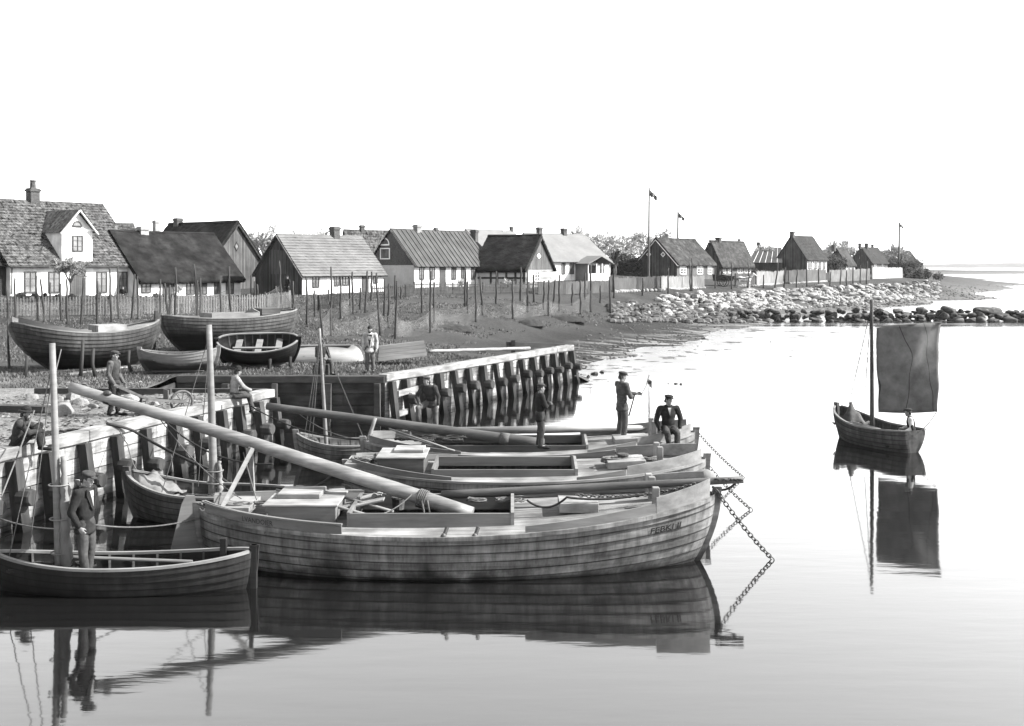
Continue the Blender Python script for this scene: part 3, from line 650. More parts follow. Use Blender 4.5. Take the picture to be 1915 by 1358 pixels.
mb = MB(); mb.tube([P(768, 806, 28.3), P(1000, 804, 28.3), P(1232, 800, 28.3)], [.085, .1, .075], 12); solo(mb, 'boom', SPARX, 'pale straight boom laid along the far side of the farthest cargo boat', 'spar', smooth=True)
for q, (x0, y0, x1, y1) in enumerate(((728, 802, 835, 838), (740, 812, 850, 843))):
    mb = MB(); mb.tube([P(x0, y0, 26.3), P(x1, y1, 25.6)], .022, 8); solo(mb, 'boat_pole', SPAR, 'light boat hook pole leaning over the stern of the farthest cargo boat', 'pole', 'boat poles at the far cargo boat', smooth=True)
mb = MB()
for q in range(9): coil(mb, (-2.6 + .16 * q + random.uniform(-.1, .1), 26.9 + random.uniform(-.3, .2), 1.1 + .05 * random.random()), .25, 2, .02)
solo(mb, 'net_heap', ROPED, 'dark heap of net and rope on the stern of the farthest cargo boat', 'net', smooth=True)
mb = MB()
for q in range(4): coil(mb, (2.3 + .25 * q, 24.3 + random.uniform(-.1, .2), 1.05), .3, 3, .022)
solo(mb, 'rope_coil', ROPE, 'coil of rope on the foredeck of the middle cargo boat', 'rope', smooth=True)
mb = MB()
for q in range(7): coil(mb, (-3.45 + .1 * q + random.uniform(-.1, .1), 24.1 + random.uniform(-.2, .2), 1.1), .18, 2, .022)
solo(mb, 'rope_coil', ROPE, 'tangle of rope around the stern of the middle cargo boat', 'rope', smooth=True)
rod(tC, 'rudder_head', RAIL, (-4.3, .0, .5), (-3.95, .1, 1.6), .05, .05, 6)
# ------------------------------------------------------------------ open boats
def openboat(label, loc, rz, L, B, zb, zm, zs, dr, m, roll=0, pitch=0, thw=3, rb=.45, rs=.25, ns=7, tr=0, name='rowing_boat', fb=.72, fs=.7, im=None, rail=True, thz=None, ribs=9, group=None, vee=.6):
    t = thing(name, label, 'boat', loc, rz, group, roll, pitch); h = Hull(L, B, zb, zm, zs, dr, ns=ns, rb=rb, rs=rs, tr=tr, fb=fb, fs=fs, vee=vee)
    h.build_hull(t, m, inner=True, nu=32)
    h.rail(t, 'gunwale', RAIL, u0=0.01 if not tr else 0, wd=.065, ht_=.045, dz=.01, off=-.01)
    mb = MB()
    for i in range(ribs):
        u = .12 + .76 * i / (ribs - 1)
        mb.sweep([h.S(u, v, -1, -.055) for v in np.linspace(.98, .12, 8)] , .04, .03); mb.sweep([h.S(u, v, 1, -.055) for v in np.linspace(.98, .12, 8)], .04, .03)
    mb.build('ribs', im or INNER, t)
    for i in range(thw):
        u = .25 + .5 * i / max(1, thw - 1); z = h.sh(u) - .2 if thz is None else thz; b_ = h.b(u) - .06
        bx(t, 'thwart', RAIL, h.S(u, 1).x - .12, h.S(u, 1).x + .12, -b_, b_, z - .035, z, bev=.006)
    bx(t, 'bottom_boards', im or INNER, -L * .33, L * .33, -B * .22, B * .22, -dr * .45, -dr * .45 + .03, bev=0)
    return t, h
def mast(t, h, x, y, z0, top, r0, r1, furl=None, stays=(), m=None, seed=0):
    mk = rod(t, 'mast', m or SPAR, (x, y, z0), top, r0, r1, 10)
    a, b = Vector((x, y, z0)), Vector(top)
    if furl:
        f0, f1, r, side = furl; mb = MB(); n = 26; rr = np.random.default_rng(seed)
        ptsf = [a.lerp(b, f0 + (f1 - f0) * i / n) + Vector((side * (r0 + r * .7), -.02, 0)) + Vector((rr.uniform(-.012, .012), rr.uniform(-.012, .012), 0)) for i in range(n + 1)]
        mb.tube(ptsf, [r * (1.25 - .75 * (i / n)) * rr.uniform(.85, 1.15) if i not in (0, n) else r * .5 for i in range(n + 1)], 9)
        for q in range(3): 
            zq = .15 + .3 * q; c_ = a.lerp(b, f0 + (f1 - f0) * zq); mb.tube([c_ + Vector((math.cos(k) * (r0 + r * 1.1) + side * r * .5, math.sin(k) * (r0 + r), 0)) for k in np.linspace(0, 6.28, 12)], .014, 5, caps=False)
        mb.build('furled_sail', CANVAS, mk, smooth=True)
    for p, q in stays: 
        mb = MB(); mb.tube([Vector(p), Vector(q)], .009, 5); mb.build('stay', ROPE, t)
    return mk
t4, h4 = openboat('dark open sailing boat at lower left carrying a wrapped mast', (-6.6, 18.2, 0), R(1.5), 4.35, 1.1, .64, .46, .64, .35, HULLD, rb=.16, rs=.3, name='open_boat', thw=2, fb=.6)
bx(t4, 'sternpost_head', HULLD, 2.14, 2.25, -.05, .05, -.3, .74)
bx(t4, 'timber_head', HULLD, 1.55, 1.66, .26, .38, .3, .78)
mast(t4, h4, -1.1, .05, -.1, (-1.23, .05, 4.18), .075, .05, (.1, .55, .085, 1), ((( -1.2, .05, 3.95), (-1.75, .35, .55)), ((-1.2, .05, 3.95), (-1.9, -.1, .55))), seed=1)
mb = MB(); mb.tube([(-.9, .1, .52), (1.1, .2, .40)], .03, 8); mb.build('oar', SPAR, t4)
mb = MB()
for q in range(5): coil(mb, (-1.7 + .25 * q, random.uniform(-.2, .2), .35), .2, 2, .025)
mb.build('net_pile', ROPED, t4)
t5, h5 = openboat('small open boat with a mast moored close under the quay wall', (-6.5, 23.15, 0), R(-9), 3.9, 1.5, .7, .62, 1.0, .3, mat('hull_sailer', .15, .3, (.6, 3, 9), stain=.3, dirt=True), rs=.4, rb=.3, name='open_boat', thw=3, fs=.6)
mast(t5, h5, .07, .0, -.1, (-.06, 0, 4.22), .105, .06, (.12, .32, .07, 1), (((-.05, 0, 4.0), (-.55, .5, .6)), ((-.05, 0, 4.0), (-.9, -.55, .6))), seed=2)
mb = MB(); g = []
for i in range(9):
    g.append([Vector((-1.55 + .09 * i, -.35 + .09 * j, .92 - .05 * i + .05 * math.sin(i * 1.3 + j * .9) - (.25 if j < 1 else 0))) for j in range(9)])
mb.grid(g); o = mb.build('tarpaulin', CANVAS, t5, smooth=True); sld = o.modifiers.new('s', 'SOLIDIFY'); sld.thickness = .02
mb = MB(); mb.tube([(-.6, .1, .5), (1.2, -.2, .55)], .03, 8); mb.build('oar', SPAR, t5)
t6, h6 = openboat('little pale ended boat with a thin leaning mast behind the farthest cargo boat', (-4.55, 29.9, 0), R(6), 2.9, 1.35, .62, .55, .85, .3, HULLA, rs=.35, name='open_boat', fs=.55)
mast(t6, h6, -.6, .0, -.1, (-.82, 0, 3.75), .06, .035, None, (((-.8, 0, 3.6), (-1.15, .25, .6)), ((-.8, 0, 3.6), (-1.0, -.35, .6)), ((-.8, 0, 3.6), (.5, -.55, .55)), ((-.8, 0, 3.6), (-1.25, -.1, .6))))
mb = MB()
for q in range(6): coil(mb, (-1.05 + random.uniform(-.12, .12), random.uniform(-.15, .15), .62), .12, 2, .02)
mb.build('net_pile', ROPE, t6)
# the sailing boat out on the water
t7, h7 = openboat('small open sailing boat afloat at right under a dark square sail', (11.15, 32.9, 0), R(114), 3.35, 1.4, 1.0, .6, .66, .32, mat('hull_sailer', .17, .3, (.6, 3, 9), stain=.3, dirt=True), rb=.4, rs=.15, name='sailing_boat', fb=.55, fs=.4, tr=.45)
W7 = t7.matrix_basis.inverted() if False else Matrix.Rotation(R(-114), 4, 'Z') @ Matrix.Translation((-11.15, -32.9, 0))
L7 = lambda px, py, d: W7 @ P(px, py, d)
mk7 = rod(t7, 'mast', mat('mast_dark', .12, .3, (9, 9, 1)), L7(1631, 812, 32.9), L7(1630, 560, 32.9), .07, .045, 10)
SAIL = mat('sail_barked', .29, .3, (3, 3, 3), stain=.25, stsc=1.1, lines=(1, .47, .014, .1), bump=.15, rough=.95)
sc4 = [(1640, 613, 32.75), (1760, 604, 32.2), (1753, 770, 31.9), (1643, 771, 32.75)]
g = []; n = 22
for i in range(n + 1):
    row = []
    for j in range(n + 1):
        a, b = i / n, j / n; p = P(*sc4[0]).lerp(P(*sc4[1]), a).lerp(P(*sc4[3]).lerp(P(*sc4[2]), a), b)
        p.y += -.22 * math.sin(math.pi * a) * math.sin(math.pi * b) + .11 * math.sin(6.5 * (a + b * .8)) * math.sin(math.pi * min(1, .15 + b)) + .035 * math.sin(15 * (a * .8 + b)) * math.sin(math.pi * b)
        p.z += .06 * math.sin(math.pi * a) * (b - .5) * -1.2
        row.append(W7 @ p)
    g.append(row)
mb = MB(); mb.grid(g); sa = mb.build('sail', SAIL, t7, smooth=True); q = sa.modifiers.new('s', 'SOLIDIFY'); q.thickness = .012
mb = MB(); mb.tube([W7 @ (P(1636, 611, 32.7)), W7 @ P(1762, 603, 32.2)], .02, 6); mb.tube([g[0][j] for j in range(0, n + 1)], .012, 5); mb.build('yard', SPAR, sa)
mb = MB(); mb.tube(sag(L7(1752, 769, 31.9), L7(1716, 808, 31.3), .1), .012, 5); mb.build('sheet_rope', ROPED, sa)
for q in ((1568, 775), (1597, 765)):
    mb = MB(); mb.tube([L7(1629, 575, 32.9), L7(q[0] + 20, q[1] - 20, 34.2)], .011, 5); mb.build('stay', ROPED, t7)
g = []
for i in range(13):
    row = []
    for j in range(11):
        a, b = i / 12 * 2 - 1, j / 10 * 2 - 1; r = math.hypot(a, b); row.append(Vector((1.0 + .42 * a, .42 * b, .55 + .5 * max(0, 1 - r) ** .8 * (1.3 if r < .25 else 1) + .08 * math.sin(5 * a + 7 * b) + random.uniform(-.035, .035))))
    g.append(row)
mb = MB(); mb.grid(g); o = mb.build('net_pile', INNER, t7, smooth=True); q = o.modifiers.new('s', 'SOLIDIFY'); q.thickness = .03
for q in range(2):
    mb = MB(); a, b = Vector((.95 - .1 * q, .2 + .2 * q, .62)), Vector((-.75, .5 + .12 * q, .62)); mb.tube([a, a.lerp(b, .6)], .022, 6); mb.beam(a.lerp(b, .6), b, .11, .02); mb.build('oar', SPAR, t7)
bx(t7, 'stern_seat', RAIL, -1.5, -1.15, -.38, .38, .42, .46)
# ------------------------------------------------------------------ boats drawn up on the quay
g8 = ht(-16, 40)
t8, h8 = openboat('large beached clinker boat at far left propped upright, with a strongly curved stem', (-15.95, 40.2, g8 + .02), R(222), 5.5, 2.3, 1.85, 1.38, 1.75, 0, HULLM, rb=1.5, rs=.9, ns=10, name='beached_boat', fb=.55, fs=.6, thw=0, vee=.9)
h8.deck(t8, DECK, drop=.05); bx(t8, 'deck_house', DECKL, -1.3, -.2, -.5, .5, 1.35, 1.62); h8.strip(t8, 'washboard', BULW, .55, .97, .1, .22)
bx(t8, 'sternpost_head', DARKT, -2.75, -2.6, -.06, .06, 1.6, 2.1)
g9 = ht(-12.4, 47)
t9, h9 = openboat('pale grey beached clinker boat with an open well, second from left', (-12.35, 47, g9 + .02), R(39), 6.3, 2.4, 1.7, 1.42, 1.6, 0, HULLM, rb=.8, rs=1.0, ns=10, name='beached_boat', fb=.55, fs=.6, thw=0, vee=.9)
h9.deck(t9, DECK, hold=(.32, .66, .62), drop=.06); hold_parts(h9, t9, -1.1, 1.0, .62, 1.62, 0, RAIL, INNER); bx(t9, 'deck_house', INNER, 1.2, 2.1, -.55, .55, 1.5, 1.78)
t10, h10 = openboat('small light sided rowing boat on the grass below the big beached boats', (-12.05, 38.7, ht(-12, 38.7) + .05), R(4), 2.75, 1.15, .82, .62, .78, 0, mat('hull_two_tone', .34, .3, (.6, 3, 9), wet=(.3, .4, .2), stain=.3), name='rowing_boat', ns=6, rb=.25, rs=.3)
t11, h11 = openboat('dark tarred rowing boat heeled over showing its thwarts', (-9.6, 40.6, ht(-9.6, 40.6) + .18), R(7), 3.0, 1.55, 1.0, .82, .95, 0, HULLD, roll=R(24), name='rowing_boat', ns=7, rb=.3, rs=.25, fb=.5, fs=.45, thw=3)
mb = MB(); mb.beam((-.9, -.3, .78), (.9, -.35, .8), .09, .05); mb.build('oar', RAIL, t11)
t12, h12 = openboat('white rowing boat lying upside down on the grass', (-7.5, 43.2, ht(-7.5, 43.2) + .62), R(6), 3.0, 1.6, .66, .58, .66, 0.02, mat('hull_upturned', .6, .12, (.8, 3, 9), stain=.15, wet=(.0, .25, .5)), roll=math.pi, name='upturned_boat', ns=6, rb=.3, rs=.05, tr=.75, fb=.5, fs=.5, thw=1)
mb = MB(); q = Vector((-4.25, 41.6, ht(-4.25, 41.6)))
for k in range(4): mb.prism([(-.95 + .02 * k, 0 + .1 * k, .14 * k), (.95 - .02 * k, 0 + .1 * k, .14 * k), (.95 - .02 * k, .05 + .1 * k, .14 * k + .132), (-.95 + .02 * k, .05 + .1 * k, .14 * k + .132)], (0, 1.0 - .2 * k, 0))
mb.v = [(a * math.cos(.2) - b * math.sin(.2) + q.x, a * math.sin(.2) + b * math.cos(.2) + q.y, c + q.z + .25 + .1 * a) for a, b, c in mb.v]
solo(mb, 'upturned_punt', BULW, 'flat bottomed plank punt lying upside down beside the pier', 'boat')
for k, (x, y0, y1, x1, d) in enumerate(((150, 706, 640, 151, 38.9), (180, 706, 655, 171, 38.9), (248, 697, 657, 238, 39.6), (45, 706, 668, 46, 38.3), (282, 662, 628, 288, 42.5), (505, 640, 627, 503, 44.5), (548, 690, 668, 541, 39.3), (504, 692, 672, 503, 39.0))):
    mb = MB(); a = og(x, y0); a.z -= .1; mb.tube([a, a + Vector(((x1 - x) / F * d, .12, (y0 - y1) / F * d * .55)), a + Vector(((x1 - x) / F * d * 1.02, .2, (y0 - y1) / F * d + .1))], [.07, .06, .055], 7)
    solo(mb, 'boat_prop', PILEM, 'rough post propping up a beached boat', 'post', 'props under the beached boats', smooth=True)
mb = MB(); mb.beam(og(128, 702), og(258, 686), .14, .14); solo(mb, 'slip_timber', CAPW, 'pale squared timber lying under the big beached boat', 'timber')
# mooring lines
rope('thick tarred hawser sagging from the quay cap to the stern of the near boats', sag(P(200, 802, 25.2) + Vector((0, 0, .12)), P(250, 806, 25.9), -.02, 4) + sag(P(250, 806, 25.9), P(392, 878, 24.0), .05, 8)[1:] + sag(P(392, 878, 24), P(660, 857, 24.2), .75)[1:], .035, ROPED)
rope('mooring rope from the quay edge to the mast of the moored boat', sag(P(310, 790, 27), P(510, 868, 22.5), .3), .022, ROPED)
rope('slack light line from the near boat stern to the wrapped mast', sag(P(395, 962, 20), P(180, 982, 18.6), .12) + sag(P(180, 982, 18.6), P(0, 970, 19), .12)[1:], .014)
rope('long rope from the quay corner to the stern of the farthest cargo boat', sag(P(470, 760, 30.5), P(690, 822, 27.5), .25), .02, ROPED)
rope('thin line looping down the quay planks from its cap', sag(P(222, 803, 25.4), P(238, 830, 25), .02, 4) + sag(P(238, 830, 25), P(258, 882, 23.8), .1)[1:], .012)
rope('thin line slanting from the seated man by the quay to the water', sag(P(64, 768, 22.6), P(2, 930, 20.5), .02), .016)
# clutter on the decks
def loose(label, a, b, w_, h_, m=DECKL, name='loose_plank'):
    mb = MB(); mb.beam(a, b, w_, h_, jit=.004); return solo(mb, name, m, label, 'plank')
loose('loose plank lying on the side deck of the middle boat near its fore hatch', P(1095, 884, 23.9), P(1190, 872, 24.0), .16, .03)
loose('plank laid over the stern of the farthest cargo boat', P(800, 845, 26.6), P(925, 842, 26.7), .18, .03)
def bucket(label, p, r=.13, h_=.24):
    mb = MB(); mb.tube([p, p + Vector((0, 0, h_))], [r * .85, r], 12); mb.tube([p + Vector((r * math.cos(a), r * math.sin(a), h_ * .9)) * 1.0 for a in np.linspace(0, 6.28, 15)], .012, 5, caps=False); mb.tube([p + Vector((r * math.cos(a), 0, h_ + r * .9 * math.sin(a))) for a in np.linspace(0, 3.1416, 9)], .008, 5, caps=False); return solo(mb, 'bucket', INNER, label, 'bucket')
bucket('small wooden bucket on the deck behind the cabin lid of the near boat', P(745, 952, 20.6)); bucket('small wooden bucket by the bitts of the middle boat', P(1165, 868, 24.3))
for q, (x0, y0, d0, x1, y1, d1, s_, r_) in enumerate(((455, 846, 20.75, 480, 935, 19.7, .02, .012), (770, 925, 20.0, 690, 965, 19.2, .1, .012), (300, 785, 21.1, 455, 935, 20.2, .15, .010), (855, 944, 20.0, 640, 905, 20.3, .06, .010), (500, 955, 19.5, 495, 1000, 18.9, .0, .012), (835, 835, 26.5, 1000, 842, 27.0, .1, .012), (560, 775, 29, 700, 822, 27, .2, .012))):
    rope('%s line of running rigging about the %s lowered mast' % (['first', 'loose', 'thin upper', 'long low', 'short hanging', 'sagging', 'slack'][q], 'pale' if q < 5 else 'dark'), sag(P(x0, y0, d0), P(x1, y1, d1), s_), r_, ROPE, 'rigging_line')
for x, y, d in ((668, 948, 20.0), (690, 940, 20.2), (700, 930, 20.3), (655, 952, 19.9)):
    mb = MB(); p = P(x, y, d); mb.ell(p, .06, .04, .075, None, 9, 6); mb.tube([p + Vector((0, -.05, 0)), p + Vector((0, .05, 0))], .028, 7)
    solo(mb, 'pulley_block', RAIL, 'small wooden pulley block on the slanted hatch boards of the near boat', 'pulley', 'pulley blocks on the near boat', smooth=True)
# ================================================================== houses
WHITE = mat('white_limewash', .62, .14, (3, 3, 1), stain=.3, stsc=1.1, bump=.1, tone=1)
WHITEB = mat('white_boards', .58, .14, (3, 3, 1), stain=.25, bump=.2, lines=(0, .2, .02, .06), tone=1)
SHADEW = mat('white_shaded', .42, .1, (3, 3, 3), stain=.15, bump=.1, tone=1)  # white plaster on unlit walls, its shade put into the colour
BRICKD = mat('dark_brick', .07, .5, (5, 5, 14), stain=.25, bump=.5, tone=1)
BOARDD = mat('dark_boards', .045, .4, (6, 6, 1), stain=.4, bump=.3, lines=(1, .22, .03, .5), tone=1)
BOARDG = mat('grey_boards', .07, .3, (6, 6, 1), stain=.3, bump=.3, lines=(1, .2, .025, .3), tone=1)
BOARDX = mat('grey_front_boards', .09, .25, (6, 6, 1), stain=.25, bump=.3, lines=(0, .25, .02, .2), tone=1)
TILE = mat('pantiles', .06, .95, (3.4, 3.4, 3.4), detail=2, stain=.25, stsc=.8, bump=.3, tone=1)
THATCH = mat('mossy_thatch', .0085, .97, (1.5, 1.5, 2.5), stain=.9, stsc=.8, bump=.9, bdist=.08, tone=1)
THATCHL = mat('grey_thatch', .024, .85, (1.6, 1.6, 3), stain=.7, stsc=.9, bump=.9, bdist=.08, tone=1)
SHINGLE = mat('light_shingles', .11, .25, (1.5, 6, 6), stain=.2, bump=.3, tone=1)
BATTEN = mat('roof_boards', .058, .35, (7, 1, 1), stain=.25, bump=.3, tone=1)
SLATE = mat('light_roof', .13, .12, (3, 6, 6), stain=.12, bump=.15, tone=1)
TIN = mat('dark_felt_roof', .012, .3, (3, 2, 2), stain=.3, tone=1)
SEAM = mat('pale_seam', .5, .2, tone=1)
FRAME = mat('window_frame', .05, .3, tone=1); FRAMEW = mat('window_frame_white', .75, .1, tone=1); DOORM = mat('door_wood', .06, .3, (1, 1, 3), lines=(0, .16, .02, .2), tone=1)
CHIM = mat('chimney_brick', .06, .5, (6, 6, 14), bump=.4, tone=1); CHIML = mat('chimney_plaster', .22, .25, (4, 4, 4), tone=1)
GLASS = mat('window_glass', .1, .5, (.9, .9, .9), rough=.12, spec=.6, bump=0, stain=.4, stsc=1.5, tone=1)
class House:
    def __init__(s, label, fl, fr, d, a, base, eave, ridge, rpx, W=None, bl=None, br=None, name='cottage', wall=WHITE, group=None, cat='house'):
        s.a = R(a); s.ex = (math.cos(s.a), math.sin(s.a)); s.ny = (-math.sin(s.a), math.cos(s.a))
        s.O = P(fl, base, d); k = (fr - CX) / F
        s.L = (k * s.O.y - s.O.x) / (s.ex[0] - k * s.ex[1])
        if bl is not None: k = (bl - CX) / F; W = (k * s.O.y - s.O.x) / (s.ny[0] - k * s.ny[1])
        if br is not None:
            k = (br - CX) / F; q = (s.O.x + s.L * s.ex[0], s.O.y + s.L * s.ex[1]); W = (k * q[1] - q[0]) / (s.ny[0] - k * s.ny[1])
        s.W = abs(W); s.he = (H - (eave - HY) / F * d) - s.O.z
        m = (s.O.x + s.ny[0] * s.W / 2, s.O.y + s.ny[1] * s.W / 2); k = (rpx - CX) / F; u = (k * m[1] - m[0]) / (s.ex[0] - k * s.ex[1])
        s.hr = H - (ridge - HY) / F * (m[1] + u * s.ex[1]) - s.O.z
        s.t = thing(name, label, cat, s.O, s.a, group); s.wallm = wall
        s.slope = (s.hr - s.he) / (s.W / 2)
    def fp(s, px, py):
        k = (px - CX) / F; u = (k * s.O.y - s.O.x) / (s.ex[0] - k * s.ex[1]); return u, H - (py - HY) / F * (s.O.y + u * s.ex[1]) - s.O.z
    def gp(s, px, py, u):
        q = (s.O.x + u * s.ex[0], s.O.y + u * s.ex[1]); k = (px - CX) / F; v = (k * q[1] - q[0]) / (s.ny[0] - k * s.ny[1]); return v, H - (py - HY) / F * (q[1] + v * s.ny[1]) - s.O.z
    def walls(s, gl=None, gr=None, glow=0):
        mb = MB(); L, W, he, hr = s.L, s.W, s.he, s.hr - .12
        prof = [(0, -.9), (W, -.9), (W, he), (W / 2, hr), (0, he)]
        mb.prism([(0, y, z) for y, z in prof], (L, 0, 0)); mb.build('wall', s.wallm, s.t)
        for m, u, sg in ((gl, 0, -1), (gr, L, 1)):
            if not m: continue
            z0 = glow if glow else -.9; mb = MB(); tri = [(u + sg * .012, .01, max(z0, -.9)), (u + sg * .012, W - .01, max(z0, -.9)), (u + sg * .012, W - .01, he), (u + sg * .012, W / 2, hr - .02), (u + sg * .012, .01, he)]
            mb.prism(tri, (sg * .03, 0, 0)); mb.build('gable', m, s.t)
    def roof(s, kind, m, oe=.3, og_=.2, th=.12, ridge_m=None, seed=0):
        L, W, he, hr = s.L, s.W, s.he, s.hr; mb = MB(); sl = s.slope; run = W / 2 + oe; ln = math.hypot(run, run * sl); nx_, nz = sl / math.hypot(1, sl), 1 / math.hypot(1, sl)
        per = {'tile': .24}.get(kind); nu = int((L + 2 * og_) / .24) * 4 if kind == 'tile' else int((L + 2 * og_) / .16); nv = int(ln / .32) if kind in ('tile', 'shingle') else 24
        us = np.linspace(-og_, L + og_, nu + 1); rr = np.random.default_rng(seed)
        nzu = .10 * vnoise(us, us * 0, us * 0, .9, seed) if kind == 'thatch' else us * 0
        for sd_ in (1, -1):
            def pt(u, t, disp, i):
                y = -oe + run * t; z = he - oe * sl + run * sl * t; y -= nx_ * disp; z += nz * disp
                if kind == 'thatch': z += nzu[i] * (.4 + .6 * t) + rr.uniform(-.05, .05)
                return (u, y if sd_ > 0 else W - y, z)
            if kind in ('tile', 'shingle'):
                prev = None
                jr = rr.uniform(-.012, .012, (nv, len(us)))
                for r_ in range(nv):
                    lo, hi = r_ / nv, (r_ + 1) / nv; wv = (.03 * np.abs(np.sin(math.pi * us / .24)) if kind == 'tile' else us * 0) + jr[r_]
                    a = [pt(u, lo, th + .045 + wv[i], i) for i, u in enumerate(us)]; b = [pt(u, hi, th + wv[i], i) for i, u in enumerate(us)]
                    mb.grid([prev or [pt(u, 0, 0, i) for i, u in enumerate(us)], a, b], sd_ < 0); prev = b
            else:
                ts = np.linspace(0, 1, nv + 1); g = [[pt(u, 0, 0, i) for i, u in enumerate(us)]]
                for q in ts:
                    e_ = th
                    if kind == 'thatch': e_ = th * (1 - .55 * max(0, 1 - q * 9) ** 2)
                    g.append([pt(u, q, e_, i) for i, u in enumerate(us)])
                mb.grid(g, sd_ < 0)
            for u in (us[0], us[-1]):        # verge faces
                q = [pt(u, 0, 0, 0), pt(u, 1, 0, 0), pt(u, 1, th * .98, 0), pt(u, 0, th * .98, 0)]; mb.add(q, [(0, 1, 2, 3)])
            q = [pt(us[0], 0, 0, 0), pt(us[-1], 0, 0, 0), pt(us[-1], 1, 0, 0), pt(us[0], 1, 0, 0)]; mb.add(q, [(0, 1, 2, 3)])
        o = mb.build('roof', m, s.t, smooth=kind == 'thatch', fixn=False); s.rf = o
        if kind in ('batten', 'tin'):
            mb = MB(); step = .62 if kind == 'batten' else 1.0
            for u in np.arange(0, L + .1, step):
                mb.beam((u, -oe - nx_ * (th + .03), he - oe * sl + nz * (th + .03)), (u, W / 2 - nx_ * (th + .03), hr + nz * (th + .03)), .09 if kind == 'batten' else .07, .06, up=(0, -nx_, nz))
            mb.build('batten', SEAM if kind == 'tin' else m, o)
        mb = MB(); mb.tube([(-og_, W / 2, hr + th * .9), (L / 2, W / 2, hr + th * .9 - .03), (L + og_, W / 2, hr + th * .9)], .11 if kind != 'thatch' else .2, 7); mb.build('ridge_cap', ridge_m or m, o)
        return o
    def barge(s, u, m, og_=.2, oe=.3):
        mb = MB(); sl = s.slope; u = u + (-og_ - .02 if u < .1 else og_ + .02)
        for sg in (1, -1):
            y0 = -oe if sg > 0 else s.W + oe; mb.beam((u, y0, s.he - oe * sl - .02), (u, s.W / 2, s.hr - .02), .05, .22, up=(1, 0, 0))
        mb.v = [(a, b, c + .05) for a, b, c in mb.v]; mb.build('bargeboard', m, s.t)
    def chimney(s, x0, x1, ytop, m=CHIM, v=.5, pot=None, slim=1):
        q = (s.O.x + s.ny[0] * s.W * v, s.O.y + s.ny[1] * s.W * v); us = []
        for x in (x0, x1):
            k = (x - CX) / F; us.append((k * q[1] - q[0]) / (s.ex[0] - k * s.ex[1]))
        u = sum(us) / 2; dd = q[1] + u * s.ex[1]; wd = abs(x1 - x0) / F * dd * .78; zt = H - (ytop - HY) / F * dd - s.O.z; zb = s.hr - abs(v - .5) * 2 * (s.hr - s.he) - .3
        mb = MB(); a = wd / 2; c = s.W * v; mb.box(u - a, u + a, c - a, c + a, zb, zt - .28); mb.box(u - a * 1.22, u + a * 1.22, c - a * 1.22, c + a * 1.22, zt - .28, zt - .1); mb.box(u - a, u + a, c - a, c + a, zt - .1, zt)
        o = mb.build('chimney', m, s.rf)
        if pot:
            zp = H - (pot - HY) / F * dd - s.O.z; mb = MB(); mb.tube([(u, c, zt), (u, c, zp - .1), (u, c, zp - .08), (u, c, zp)], [a * .62, a * .58, a * .7, a * .7], 10); mb.build('chimney_pot', m, s.rf)
    def opening(s, side, x0, x1, y0, y1, kind='win', fm=FRAME, nx_=2, nz=3, name=None):
        if side == 'f': (u0, z1), (u1, _) = s.fp(x0, y0), s.fp(x1, y0); z0 = s.fp((x0 + x1) / 2, y1)[1]; z1 = s.fp((x0 + x1) / 2, y0)[1]; Mx = Matrix(((1, 0, 0, 0), (0, 1, 0, 0), (0, 0, 1, 0), (0, 0, 0, 1)))
        else:
            U = 0 if side == 'l' else s.L
            v0, v1 = s.gp(x0, y0, U)[0], s.gp(x1, y0, U)[0]; z1 = s.gp((x0 + x1) / 2, y0, U)[1]; z0 = s.gp((x0 + x1) / 2, y1, U)[1]
            if side == 'l': u0, u1 = -v0, -v1; Mx = Matrix(((0, 1, 0, -.045), (-1, 0, 0, 0), (0, 0, 1, 0), (0, 0, 0, 1)))
            else: u0, u1 = v0, v1; Mx = Matrix(((0, -1, 0, U + .045), (1, 0, 0, 0), (0, 0, 1, 0), (0, 0, 0, 1)))
        u0, u1 = min(u0, u1), max(u0, u1)
        return opening(s.t, Mx, u0, u1, z0, z1, kind, fm, nx_, nz, name)
